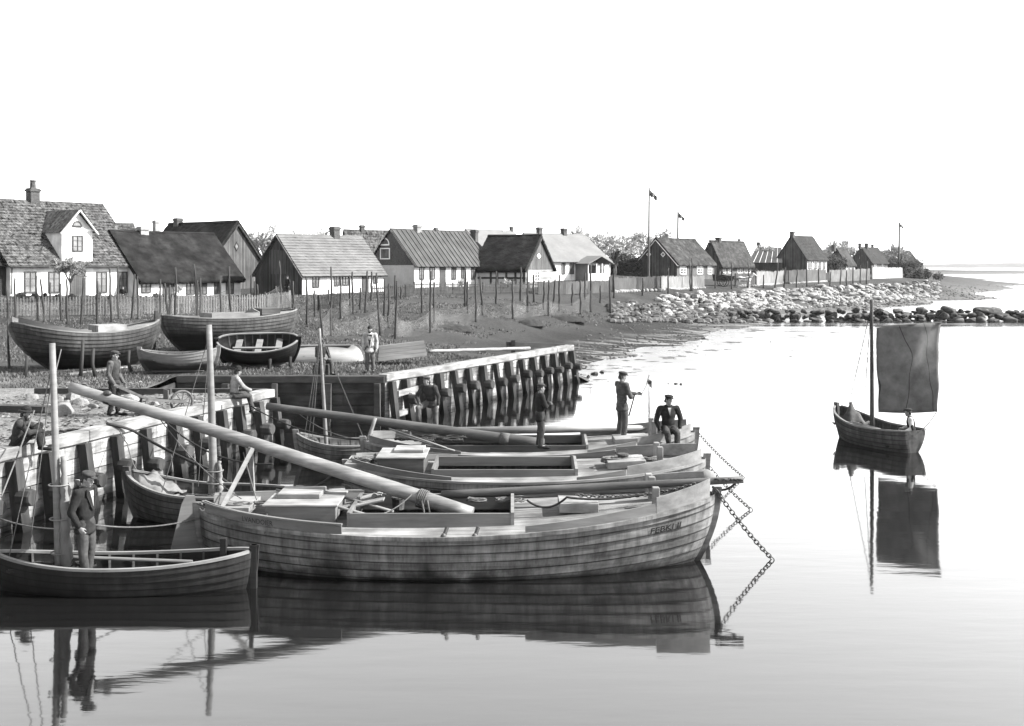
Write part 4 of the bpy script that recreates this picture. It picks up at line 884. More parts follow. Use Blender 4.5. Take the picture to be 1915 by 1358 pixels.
def opening(t, Mx, u0, u1, z0, z1, kind='win', fm=FRAME, nx_=2, nz=3, name=None):
    """window or door lying on the plane y=0 (facing -y) of Mx"""
    mb = MB(); f = .09; dp = .06
    if kind == 'arch':
        c, r = (u0 + u1) / 2, (u1 - u0) / 2; k = [Vector((c + r * math.cos(a), 0, z0 + (z1 - z0) * math.sin(a))) for a in np.linspace(0, math.pi, 13)]
        inn = [Vector((c + (r - f) * math.cos(a), 0, z0 + f * .7 + (z1 - z0 - f * 1.7) * math.sin(a))) for a in np.linspace(0, math.pi, 13)]
        mb.prism(k + inn[::-1], (0, -dp, 0)); mb.box(u0, u1, -dp - .01, 0, z0 - .06, z0 + f * .7); mb.v = [tuple(Mx @ Vector(p)) for p in mb.v]; o = mb.build('window', fm, t)
        mb = MB(); mb.prism(inn, (0, -.02, 0)); mb.v = [tuple(Mx @ Vector(p)) for p in mb.v]; mb.build('pane', GLASS, o); return o
    if kind == 'dia':
        c, h = (u0 + u1) / 2, (z0 + z1) / 2; ru, rz = (u1 - u0) / 2, (z1 - z0) / 2
        ou = [Vector((c + ru * x, 0, h + rz * y)) for x, y in ((0, 1), (1, 0), (0, -1), (-1, 0))]; inn = [Vector((c + ru * .62 * x, 0, h + rz * .62 * y)) for x, y in ((0, 1), (1, 0), (0, -1), (-1, 0))]
        for i in range(4): mb.prism([ou[i], ou[(i + 1) % 4], inn[(i + 1) % 4], inn[i]], (0, -dp, 0))
        mb.v = [tuple(Mx @ Vector(p)) for p in mb.v]; o = mb.build('window', fm, t); mb = MB(); mb.prism(inn, (0, -.02, 0)); mb.v = [tuple(Mx @ Vector(p)) for p in mb.v]; mb.build('pane', GLASS, o); return o
    if kind == 'door':
        mb.box(u0, u0 + f, -dp, 0, z0, z1); mb.box(u1 - f, u1, -dp, 0, z0, z1); mb.box(u0 + f, u1 - f, -dp, 0, z1 - f, z1); mb.box(u0 + f, u1 - f, -.03, 0, z0, z1 - f - .002); mb.box(u0 - .1, u1 + .1, -.3, 0, z0 - .18, z0 - .002)
        mb.v = [tuple(Mx @ Vector(p)) for p in mb.v]; o = mb.build('door', fm if fm is not FRAME else DOORM, t)
        mb = MB(); mb.ell(((u1 - f * 2), -.06, z0 + (z1 - z0) * .48), .03, .03, .03, nu=6, nv=5); mb.v = [tuple(Mx @ Vector(p)) for p in mb.v]; mb.build('handle', IRON, o); return o
    mb.box(u0, u0 + f, -dp, 0, z0, z1); mb.box(u1 - f, u1, -dp, 0, z0, z1); mb.box(u0 + f, u1 - f, -dp, 0, z1 - f, z1); mb.box(u0 + f, u1 - f, -dp - .03, 0, z0, z0 + f)
    for i in range(1, nx_): c = u0 + (u1 - u0) * i / nx_; mb.box(c - .035, c + .035, -dp + .005, 0, z0 + f, z1 - f)
    for i in range(1, nz): c = z0 + (z1 - z0) * i / nz; mb.box(u0 + f, u1 - f, -dp + .02, 0, c - .018, c + .018)
    mb.v = [tuple(Mx @ Vector(p)) for p in mb.v]; o = mb.build(name or 'window', fm, t)
    mb = MB(); mb.box(u0 + f * .9, u1 - f * .9, -.02, -.004, z0 + f * .9, z1 - f * .9); mb.v = [tuple(Mx @ Vector(p)) for p in mb.v]; mb.build('pane', GLASS, o); return o
# ---- H1 white house with dormer
h = House('white tiled house at far left with a gabled dormer over its door', 18, 257, 78, 54, 553, 492, 385, 183, W=10.5)
h.walls(); h.roof('tile', TILE, oe=.35, og_=.3, seed=3)
for x0, x1 in ((45, 68), (90, 112), (180, 200), (221, 238)): h.opening('f', x0, x1, 508, 548)
h.opening('f', 133, 160, 502, 552, 'door'); h.chimney(50, 73, 352, pot=337)
(u0, zA), (u1, _) = h.fp(115, 430), h.fp(172, 430); zap = h.fp(143, 394)[1]; uc = (u0 + u1) / 2; ztop = h.fp(143, 430)[1]; dpth = 5.2
dm_ = MB(); prof = [(u0, h.he - .6), (u1, h.he - .6), (u1, ztop), (uc, zap - .12), (u0, ztop)]
dm_.prism([(x, -.06, z) for x, z in prof], (0, dpth * .7, 0)); dorm = dm_.build('dormer', WHITE, h.t)
mb = MB(); ov = .28; sl = (zap - ztop) / (uc - u0)
for sg in (-1, 1):
    rows = []; ys = np.linspace(-.35, dpth, 24 * 4)
    for k in range(9):
        t_ = k / 8; row = []
        for y in ys: row.append((uc + sg * (uc - u0 + ov) * (1 - t_), y, ztop - ov * sl + (zap - ztop + ov * sl) * t_ + .08 + .03 * abs(math.sin(math.pi * y / .24))))
        rows.append(row)
    mb.grid(rows, sg > 0)
mb.build('dormer_roof', TILE, dorm, fixn=False); mb = MB()
for sg in (-1, 1): mb.beam((uc + sg * (uc - u0 + ov), -.38, ztop - ov * sl), (uc, -.38, zap + .02), .06, .2, up=(0, 1, 0))
mb.box(u0 - .05, u1 + .05, -.13, -.065, ztop - .1, ztop + .06); mb.build('bargeboard', FRAMEW, dorm)
Mx = Matrix.Translation((0, -.062, 0)); a, b = h.fp(134, 440), h.fp(154, 471); opening(dorm, Mx, a[0], b[0], b[1], a[1]); a, b = h.fp(134, 413), h.fp(152, 424); opening(dorm, Mx, a[0], b[0], b[1], a[1], 'arch')
mb = MB(); mb.tube([(h.L + .1, -.15, h.he - .1), (h.L + .1, -.1, .1)], .05, 7); mb.tube([(.1, -.15, h.he - .1), (.1, -.1, .1)], .05, 7); mb.tube([(-.2, -.4, h.he - .28), (h.L + .2, -.4, h.he - .3)], .06, 7); mb.build('gutter', FRAME, h.t)
H1 = h
h = House('dark boarded shed cut by the left picture edge beside the dormer house', -60, 16, 76, 54, 553, 493, 440, -20, W=5, wall=BOARDG, name='shed', cat='shed'); h.walls(); h.roof('plain', TIN)
# ---- H2 low thatched cottage, barn behind
h = House('low thatched cottage with a long dark mossy roof and white front', 259, 450, 85, 52, 552, 524, 445, 403, W=8.0)
h.walls(); h.roof('thatch', THATCH, oe=.35, og_=.15, th=.32, seed=1)
for x0, x1, y0, y1 in ((264, 282, 530, 548), (348, 364, 527, 551), (371, 387, 527, 551), (400, 413, 526, 550), (422, 437, 525, 550)): h.opening('f', x0, x1, y0, y1)
h.opening('f', 304, 326, 525, 552, 'door'); h.chimney(256, 277, 424, CHIML)
h = House('tall barn with a grey boarded gable and ragged dark thatch', 270, 394, 104, -36, 545, 492, 421, 441, br=489, wall=BOARDG, name='barn', cat='barn')
h.walls(gr=BOARDG); h.roof('thatch', THATCH, og_=.2, th=.3, seed=2); h.barge(h.L, BOARDG); h.opening('r', 437, 447, 452, 470, 'dia'); h.chimney(325, 341, 408); h.chimney(286, 298, 412, CHIML, v=.7)
h = House('tiled house roof showing between the dormer house and the barn', 150, 262, 112, 30, 545, 470, 420, 215, W=9, wall=BOARDG); h.walls(); h.roof('tile', TILE, seed=9)
# ---- H3 shingled
h = House('board house with pale shingled roof, dark patched gable and white front', 565, 718, 89, 50, 552, 513, 445, 680, bl=478, wall=WHITEB)
h.walls(gl=BOARDD); h.roof('shingle', SHINGLE, oe=.25, og_=.2, th=.1, seed=4); h.barge(0, BOARDG)
for x0, x1, y0, y1 in ((584, 597, 514, 538), (624, 635, 516, 535), (640, 652, 515, 534), (698, 706, 511, 530)): h.opening('f', x0, x1, y0, y1)
h.opening('f', 677, 689, 512, 550, 'door'); h.chimney(617, 635, 424, CHIM)
mb = MB(); a, b = h.gp(508, 500, 0), h.gp(535, 470, 0); v0, v1 = sorted((a[0], b[0])); mb.prism([(-.05, v0, h.he), (-.05, v1, h.he), (-.05, v1, h.he + (h.W - v1 if v1 > h.W / 2 else v1) * h.slope * .9), (-.05, v0, h.he + v0 * h.slope * .9)], (-.03, 0, 0)); mb.build('gable_patch', BOARDG, h.t)
mb = MB(); mb.box(-.06, -.043, 0, h.W, h.he - .08, h.he + .02); mb.build('gable_sill', BOARDD, h.t)
# ---- H4 brick gable
h = House('white house with ribbed board roof and a dark brick gable with arched window', 775, 915, 101, 50, 536, 494, 435, 864, bl=690)
h.walls(gl=BRICKD, glow=h.he - .1); h.roof('batten', BATTEN, oe=.3, og_=.15, th=.1); h.barge(0, BOARDD, og_=.12)
for x0, x1 in ((784, 793), (803, 813), (844, 853), (862, 871), (880, 890), (898, 907)): h.opening('f', x0, x1, 500, 523)
h.opening('f', 822, 833, 497, 535, 'door'); h.opening('l', 711, 729, 445, 458, 'arch', FRAMEW); h.opening('l', 712, 730, 464, 485, fm=FRAMEW, nx_=1, nz=1)
h.chimney(773, 788, 420, CHIML); h.chimney(811, 819, 426)
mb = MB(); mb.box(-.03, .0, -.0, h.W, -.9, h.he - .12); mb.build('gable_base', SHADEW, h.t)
h = House('small house behind the brick gable with a dark roof', 650, 740, 128, 40, 530, 480, 433, 700, bl=640, wall=BOARDG); h.walls(); h.roof('tile', TILE, seed=6); h.chimney(672, 682, 421)
# ---- H5 half-timbered
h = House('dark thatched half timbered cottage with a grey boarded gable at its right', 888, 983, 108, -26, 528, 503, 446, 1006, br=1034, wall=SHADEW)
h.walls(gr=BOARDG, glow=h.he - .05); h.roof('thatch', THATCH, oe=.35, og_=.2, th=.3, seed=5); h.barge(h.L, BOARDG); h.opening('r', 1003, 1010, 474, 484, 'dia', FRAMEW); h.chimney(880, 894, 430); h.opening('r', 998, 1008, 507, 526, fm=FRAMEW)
mb = MB()
for x in (918, 930, 947, 964, 980): u = h.fp(x, 510)[0]; mb.box(u - .12, u + .12, -.03, -.003, -.2, h.he - .02)
mb.box(.0, h.L, -.045, -.031, .35, .55); mb.build('timber_frame', BOARDD, h.t)
mb = MB(); mb.box(h.L + .002, h.L + .03, 0, h.W, -.5, h.he - .08); mb.build('gable_base', mat('pale_planks', .25, .4, (2, 1, 9), stain=.4, tone=1, lines=(2, .25, .02, .3)), h.t)
# ---- H6 white with porch
h = House('white house with smooth pale roof and a gabled entrance porch', 1030, 1139, 124, 44, 524, 487, 441, 1087, W=8.5)
h.walls(); h.roof('plain', SLATE, oe=.35, og_=.3, th=.1)
for x0, x1 in ((1050, 1057), (1065, 1073), (1122, 1130)): h.opening('f', x0, x1, 490, 513)
h.chimney(1003, 1014, 425); h.chimney(1049, 1060, 427)
a, b = h.fp(1076, 525), h.fp(1118, 525); pu0, pu1 = a[0], b[0]; pz = h.fp(1090, 493)[1]; pt_ = h.fp(1090, 484)[1]; pc = (pu0 + pu1) / 2
mb = MB()
for x in (pu0, pc - .5, pc + .5, pu1 - .12): mb.box(x, x + .12, -2.0, -1.88, -.6, pz)
mb.box(pu0, pu1, -2.0, -1.95, -.6, .75); mb.box(pu0, pu0 + .05, -1.95, -.02, -.6, pz); pch = mb.build('porch', WHITEB, h.t)
mb = MB()
for sg in (-1, 1): mb.prism([(pc + sg * (pu1 - pc + .3), -2.4, pz - .1), (pc, -2.4, pt_ + .25), (pc, -2.4, pt_ + .35), (pc + sg * (pu1 - pc + .3), -2.4, pz)], (0, 2.36, 0))
mb.build('porch_roof', SLATE, pch); mb = MB(); mb.box(pu0 + .15, pu1 - .15, -.03, -.002, -.2, pz - .2); mb.build('porch_door', DOORM, pch)
h = House('pale roofed houses row behind the half timbered cottage, nearer one', 915, 1000, 150, 48, 520, 475, 434, 975, W=9); h.walls(gl=BRICKD); h.roof('plain', SLATE); h.chimney(953, 960, 424); h.chimney(935, 944, 431, CHIML)
h.t['label'] = 'pale roofed house behind the half timbered cottage, only roof and chimneys showing'
# ---- H7
h = House('dark boarded gable house behind the tall flagpole with pale bargeboards', 1266, 1336, 148, 52, 521, 494, 452, 1302, bl=1190, wall=BOARDX)
h.walls(gl=BOARDD); h.roof('thatch', THATCHL, oe=.3, og_=.2, th=.25, seed=7); h.barge(0, FRAMEW)
for x0, x1 in ((1271, 1283), (1303, 1314), (1323, 1331)): h.opening('f', x0, x1, 497, 513, fm=FRAMEW)
for x0 in (1209, 1236): h.opening('l', x0, x0 + 9, 471, 481, 'dia', FRAMEW)
h.chimney(1244, 1252, 437, CHIML, v=.75)
h = House('thatched cottage with bright white window frames left of the felt roofed shed', 1346, 1406, 166, 52, 520, 493, 456, 1380, bl=1311, wall=BOARDX)
h.walls(gl=BOARDD); h.roof('thatch', THATCHL, oe=.4, og_=.2, th=.3, seed=8)
for x0, x1 in ((1350, 1357), (1361, 1368), (1379, 1389), (1392, 1403)): h.opening('f', x0, x1, 496, 511, fm=FRAMEW)
h.chimney(1338, 1349, 444)
h = House('shed with dark felt roof striped by pale seams and a lit gable', 1398, 1462, 186, -14, 512, 492, 464, 1466, br=1479, wall=BOARDD, name='shed', cat='shed')
h.walls(gr=BOARDX); h.roof('tin', TIN, oe=.2, og_=.1, th=.06); h.chimney(1414, 1422, 453)
h = House('tall dark gabled house with white lower front, right of the striped shed', 1508, 1546, 198, 50, 507, 484, 443, 1505, bl=1453)
h.walls(gl=BOARDD); h.roof('tile', mat('dark_tiles', .026, .5, (4, 4, 4), detail=3, tone=1), seed=10); h.chimney(1477, 1486, 433); h.chimney(1498, 1504, 442)
for x0, x1 in ((1511, 1518), (1521, 1528), (1531, 1535), (1539, 1543)): h.opening('f', x0, x1, 488, 503)
h = House('small dark gabled cottage with a creeper covered gable', 1582, 1599, 232, 50, 507, 495, 468, 1577, bl=1548); h.walls(gl=BOARDD); h.roof('thatch', THATCHL, th=.25, seed=11); h.chimney(1555, 1563, 458)
for x0, x1 in ((1585, 1590), (1592, 1597)): h.opening('f', x0, x1, 497, 505)
h = House('far dark gabled cottage with three chimneys', 1630, 1660, 250, 50, 504, 491, 464, 1633, bl=1591, wall=BOARDX); h.walls(gl=BOARDD); h.roof('tile', MC['dark_tiles'], seed=12)
h.chimney(1605, 1611, 455); h.chimney(1617, 1624, 455, v=.45); h.chimney(1629, 1634, 457)
for x0, x1 in ((1634, 1640), (1648, 1655)): h.opening('f', x0, x1, 494, 502)
h = House('long low dark building at the far right end of the village', 1640, 1718, 292, 12, 502, 492, 471, 1716, W=8, wall=BOARDD); h.walls(); h.roof('plain', TIN, og_=.1); h.chimney(1666, 1671, 465)
h = House('small low annex at the far right tip of the village', 1708, 1727, 284, 12, 504, 493, 490, 1716, W=4, wall=BOARDX, name='shed', cat='shed'); h.walls(); h.roof('plain', TIN, og_=.1)
for q, (x0, x1, dd, rg, rp) in enumerate(((1375, 1400, 240, 455, 1385), (1540, 1575, 290, 470, 1560))):
    h = House(['roof of a house far behind the white framed cottage', 'dark roof far behind the creeper gabled cottage'][q], x0, x1, dd, 40, 505, 480, rg, rp, W=9, wall=BOARDX); h.walls(); h.roof('plain', TIN if q else SLATE); h.chimney(x0 + 5, x0 + 10, rg - 8)
# ================================================================== fences, flagpoles, trees, poles, nets, rocks
FENCE = mat('fence_grey', .07, .35, (6, 6, 1), stain=.3, tone=1); FENCEL = mat('fence_pale', .15, .3, (6, 6, 1), stain=.3, tone=1); FENCED = mat('fence_dark', .03, .3, (6, 6, 1), tone=1)
STONE = mat('stone', .2, .5, (2.5, 2.5, 2.5), stain=.35, stsc=.8, bump=.5, tone=1); STONEL = mat('stone_pale', .26, .35, (2.5, 2.5, 2.5), stain=.3, bump=.4, tone=1); STONED = mat('boulder_grey', .08, .5, (1.6, 1.6, 1.6), stain=.45, stsc=.9, bump=.6, bdist=.05, tone=1, wet=(.0, .5, .4))
def fence(label, pp, h, m, style='picket', pitch=.16, base=False):
    W_ = [og(x, y) for x, y in pp]; t = thing('picket_fence' if style == 'picket' else 'board_fence', label, 'fence', W_[0]); mb = MB(); mr = MB(); posts = []
    for a, b in zip(W_[:-1], W_[1:]):
        Ls = (b.xy - a.xy).length; n = max(2, int(Ls / pitch)); e = Vector(((b.x - a.x) / Ls, (b.y - a.y) / Ls, 0)); out = Vector((e.y, -e.x, 0))
        for i in range(n):
            p = a.lerp(b, i / n); p.z = a.z + (b.z - a.z) * i / n; hh = h * random.uniform(.94, 1.05)
            if style == 'picket': mb.beam(p + Vector((0, 0, .08)), p + Vector((random.uniform(-.02, .02), 0, hh)), .06, .025, up=out)
            else: mb.beam(p + Vector((0, 0, .22 if base else .02)), p + Vector((0, 0, hh)), pitch * .96, .025, up=out)
        for zz in (.3, .8): mr.beam(a + Vector((0, 0, zz * h)) - out * .05, b + Vector((0, 0, zz * h)) - out * .05, .05, .08)
        for i in range(int(Ls / 2.2) + 1):
            p = a.lerp(b, min(1, i * 2.2 / Ls)) - out * .1; mp = MB(); mp.beam(p + Vector((0, 0, -.3)), p + Vector((0, 0, h * 1.02)), .1, .1, up=out); posts.append(mp)
    mb.build('picket_panel' if style == 'picket' else 'board_panel', m, t, world=True); mr.build('rail', m, t, world=True); [q.build('post', m, t, world=True) for q in posts]
    if base:
        ms = MB()
        for a, b in zip(W_[:-1], W_[1:]):
            n = int((b - a).length / .5)
            for i in range(n): ms.ell(a.lerp(b, (i + .5) / n) + Vector((0, -.1, .05)), .27 * random.uniform(.7, 1.1), .2, .2 * random.uniform(.7, 1.2), nu=7, nv=5)
        ms.build('stone_footing', STONEL, t, world=True)
    return t
fence('thin picket fence running in front of the dormer house and thatched cottage', [(-20, 594), (120, 592), (260, 590), (400, 588), (500, 584), (545, 576)], 1.15, FENCEL)
fence('short dark picket fence before the shingled house', [(598, 581), (640, 574)], 1.0, FENCED)
fence('picket fence between the shingled house and the brick gabled house', [(697, 559), (760, 556), (776, 553)], 1.0, FENCE)
fence('long picket fence before the brick gabled and half timbered houses', [(776, 551), (870, 551), (960, 549), (1008, 549)], 1.05, FENCE)
fence('grey board fence before the porch house', [(1008, 551), (1058, 551), (1100, 549), (1142, 547)], 1.2, FENCE, 'board', .2)
fence('wavy topped board fence on stones left of the tall flagpole', [(1148, 547), (1190, 545), (1237, 543)], 1.5, FENCE, 'board', .2, True)
fence('pale board fence under the dark gable house', [(1237, 543), (1280, 541), (1318, 539)], 1.5, FENCEL, 'board', .2, True)
fence('dark plank fence with stone footing by the horse cart', [(1376, 536), (1413, 535)], 1.6, FENCE, 'board', .25, True)
fence('curved grey board fence below the striped shed', [(1415, 535), (1445, 533), (1467, 530)], 1.9, FENCEL, 'board', .25, True)
fence('grey board fence under the tall gabled house', [(1476, 531), (1510, 529), (1545, 527)], 2.0, FENCE, 'board', .25, True)
fence('pale fence below the creeper gabled cottage', [(1552, 528), (1590, 526), (1628, 524)], 2.0, FENCEL, 'board', .3)
fence('white board wall by the far chimney cottage', [(1632, 522), (1660, 521), (1688, 520)], 2.0, mat('white_fence', .3, .15, tone=1), 'board', .3)
def flagpole(label, px, ybot, ytop, d, fl=(0, 1)):
    b = P(px, ybot, d); t_ = P(px + 1, ytop, d); t = thing('flagpole', label, 'flagpole', b); mb = MB(); mb.tube([b, t_], [max(.15, d * .0011), max(.09, d * .0008)], 8); mb.ell(t_, .1, .1, .1, nu=7, nv=5); mb.build('pole', FENCE, t, world=True)
    m = bpy.data.materials.get('flag') or flagmat(); g = []
    for i in range(15):
        g.append([t_ + Vector((.1 + 1.15 * i / 14 * .8, .15 * math.sin(i * .8), -.3 - .7 * j / 8 - .75 * (i / 14) ** 1.2 + .08 * math.sin(i * .9 + j * .3))) for j in range(9)])
    mb = MB(); mb.grid(g); l = t.location; mb.v = [(p[0] - l.x, p[1] - l.y, p[2] - l.z) for p in mb.v]; me = mb.mesh('flag')
    uv = me.uv_layers.new(name='UVMap')
    for lp in me.loops: k = lp.vertex_index; uv.data[lp.index].uv = ((k // 9) / 14, 1 - (k % 9) / 8)
    link('flag', me, m, t, True)
def flagmat():
    """cross flag with a small quartered union canton, as greys"""
    m = bpy.data.materials.new('flag'); m.use_nodes = True; t = m.node_tree; L = t.links.new; b = t.nodes['Principled BSDF']; b.inputs['Roughness'].default_value = .9
    sp = _n(t, 'ShaderNodeSeparateXYZ'); tc = _n(t, 'ShaderNodeTexCoord'); L(tc.outputs['UV'], sp.inputs[0])
    def near(o, c, w_):
        a = _n(t, 'ShaderNodeMath', operation='COMPARE'); L(o, a.inputs[0]); a.inputs[1].default_value = c; a.inputs[2].default_value = w_; return a.outputs[0]
    def mx(a, bb):
        q = _n(t, 'ShaderNodeMath', operation='MAXIMUM'); L(a, q.inputs[0]); L(bb, q.inputs[1]); return q.outputs[0]
    cr = mx(mx(near(sp.outputs[0], .38, .07), near(sp.outputs[1], .5, .1)), mx(near(sp.outputs[0], .16, .03), near(sp.outputs[1], .8, .04)))
    r = _n(t, 'ShaderNodeMapRange'); r.inputs[3].default_value = .01; r.inputs[4].default_value = .09; L(cr, r.inputs[0]); c = _n(t, 'ShaderNodeCombineColor')
    for i in range(3): L(r.outputs[0], c.inputs[i])
    L(c.outputs[0], b.inputs['Base Color']); return m
flagpole('tall white flagpole before the dark gable house, flag drooping', 1213, 522, 352, 140)
flagpole('thinner flagpole behind the dark gable house roof, tip flag', 1267, 515, 395, 175)
flagpole('far flagpole near the right end of the village', 1681, 500, 416, 262)
# ------------------------------------------------------------------ trees
BARK = mat('bark', .07, .4, (5, 5, 2), tone=1); TWIG = mat('twigs', .42, .4, (2, 2, 2), tone=1); TWIGP = mat('twigs_budding', .2, .4, (2, 2, 2), tone=1)
def tree(label, px, ybase, ytop, d, spread=.5, seed=0, name='bare_tree', depth=5, m=TWIG, buds=0, stem=.3, n0=5, group=None):
    b = P(px, ybase, d); hh = (ybase - ytop) / F * d; rr = random.Random(seed); t = thing(name, label, 'tree' if 'tree' in name else 'bush', b, 0, group); tr = MB(); cr = MB()
    rmin = d * .00033
    def grow(p, dr, ln, r, dep):
        r = max(r, rmin)
        e = p + dr * ln; mid = p.lerp(e, .5) + Vector((rr.uniform(-1, 1), rr.uniform(-1, 1), rr.uniform(-.3, .6))) * ln * .07
        (tr if dep >= depth - 1 else cr).tube([p, mid, e], [r, r * .85, r * .7], 6 if dep >= depth - 1 else 3, caps=False)
        if dep == 0:
            if buds:
                for _ in range(buds):
                    q = p.lerp(e, rr.random()); s_ = rr.uniform(.03, .08); ax = Vector((rr.uniform(-1, 1), rr.uniform(-1, 1), rr.uniform(-1, 1))).normalized(); bx_ = ax.orthogonal().normalized()
                    cr.add([q, q + ax * s_, q + ax * s_ * .6 + bx_ * s_ * .5], [(0, 1, 2)])
            return
        for i in range(rr.randint(3, 4) if dep > 1 else rr.randint(3, 5)):
            nd = (dr + Vector((rr.gauss(0, spread), rr.gauss(0, spread), rr.gauss(.05, spread * .6)))).normalized(); k = rr.uniform(.45, 1)
            grow(p.lerp(e, k), nd, ln * rr.uniform(.55, .85), r * .55, dep - 1)
    tr.tube([(b.x, b.y, b.z - .3), b + Vector((.05, 0, hh * stem * .5)), b + Vector((0, 0, hh * stem))], [.035 * hh, .028 * hh, .024 * hh], 8)
    for i in range(n0):
        a = i * 6.283 / n0 + rr.random(); dr = Vector((math.cos(a) * spread * 1.1, math.sin(a) * spread * 1.1, 1)).normalized(); grow(b + Vector((0, 0, hh * stem * rr.uniform(.7, 1))), dr, hh * (1 - stem) * .36, .016 * hh, depth - 1)
    zt = max(p[2] for p in cr.v); kz = hh / (zt - b.z)
    for q in (tr, cr): q.v = [(b.x + (p[0] - b.x) * (kz * .5 + .5), b.y + (p[1] - b.y) * (kz * .5 + .5), b.z + (p[2] - b.z) * kz) for p in q.v]
    tr.build('trunk', BARK, t, world=True, fixn=False); cr.build('crown', m, t, world=True, fixn=False); return t
for q, (px, yb, yt, d, sp_, lb) in enumerate(((486, 545, 415, 125, .5, 'bare tree behind the boarded barn gable'), (545, 545, 420, 120, .6, 'bare tree rising behind the left end of the shingled roof'), (585, 545, 424, 124, .6, 'bare tree rising behind the middle of the shingled roof'),
    (1085, 525, 412, 165, .55, 'bare tree behind the right end of the pale porch house roof'), (1122, 528, 430, 160, .6, 'bare tree right above the porch house eave'), (1150, 525, 428, 150, .65, 'dense bare tree standing in the gap right of the porch house'), (1168, 525, 436, 165, .6, 'bare tree in the gap left of the dark gable house'),
    (1208, 522, 424, 175, .6, 'bare tree behind the tall flagpole'), (1232, 522, 440, 180, .6, 'bare tree behind the pale bargeboards'), (1430, 510, 452, 235, .6, 'small bare tree behind the striped shed'), (1525, 508, 452, 250, .5, 'thin bare tree between the tall gabled house and creeper cottage'),
    (1566, 508, 447, 245, .7, 'round bare tree behind the creeper gabled cottage'), (1590, 508, 455, 255, .7, 'round bare tree left of the three chimney cottage'), (1672, 504, 452, 280, .6, 'thin bare tree beside the far flagpole'), (1690, 504, 466, 282, .6, 'low bare tree before the long dark building'), (1765 - 90, 503, 470, 285, .7, 'low bare tree at the far end of the village'))):
    tree(lb, px, yb, yt, d, sp_, q + 1, depth=5)
tree('slender young tree with pale blossom beside the dormer house door', 131, 553, 478, 76.5, .55, 40, 'blossoming_tree', 5, TWIGP, 3, .3)
tree('bare shrub climbing the far white wall near the cottage door', 333, 553, 532, 83, .8, 41, 'bare_shrub', 4)
tree('thin bare shrub by the half timbered cottage', 950, 545, 518, 104, .8, 42, 'bare_shrub', 4); tree('crooked bare shrub before the brick gabled house', 866, 548, 520, 101, .7, 43, 'bare_shrub', 4)
BUSH = mat('bush_leaves', .035, .6, (3, 3, 3), tone=1)
def bush(label, x0, x1, yt, yb, d, n, seed, s0=.14):
    rr = random.Random(seed); a, b = P(x0, yb, d), P(x1, yb, d); hh = (yb - yt) / F * d; mb = MB(); t = thing('bush', label, 'bush', a.lerp(b, .5)); wd = (b - a).length
    cl = [(a.lerp(b, rr.random()) + Vector((0, rr.uniform(-.6, .6), rr.uniform(.1, .75) * hh)), rr.uniform(.15, .4) * min(hh, wd)) for _ in range(max(8, int(wd * 2.5)))]
    for _ in range(n):
        c, r = rr.choice(cl); v = Vector((rr.gauss(0, 1), rr.gauss(0, 1), rr.gauss(0, 1))).normalized() * r * rr.random() ** .4; p = c + v; ax = Vector((rr.gauss(0, 1), rr.gauss(0, 1), rr.gauss(0, 1))).normalized(); q = ax.orthogonal(); s_ = s0 * rr.uniform(.5, 1.3)
        mb.add([p, p + ax * s_, p + ax * s_ * .7 + q * s_ * .6], [(0, 1, 2)])
    mb.build('foliage', BUSH, t, world=True, fixn=False); mb = MB()
    for _ in range(8): p = a.lerp(b, rr.random()); mb.tube([p - Vector((0, 0, .3)), p + Vector((rr.uniform(-.4, .4), 0, hh * .8))], [.03, .012], 4)
    mb.build('stem', BARK, t, world=True)
bush('low dark clipped hedge along the dormer house front', 30, 240, 548, 562, 75.8, 9000, 1, .1)
bush('low dark hedge along the thatched cottage front', 262, 330, 548, 562, 83, 4000, 2, .1)
bush('dark thicket filling the gap right of the porch house', 1136, 1196, 468, 528, 152, 9000, 3, .3)
bush('dark bushes before the striped shed', 1408, 1470, 504, 520, 172, 5000, 4, .25)
bush('dark creeper mass over the small cottage gable', 1550, 1580, 478, 510, 228, 4000, 5, .3)
bush('dark bushes at the far end below the long building', 1640, 1715, 484, 512, 262, 6000, 6, .4)
bush('round shrub at the half timbered cottage corner', 948, 962, 521, 531, 105, 900, 7, .12)
bush('dark bushes on the bluff at the village tip', 1695, 1760, 500, 522, 235, 5000, 8, .35)
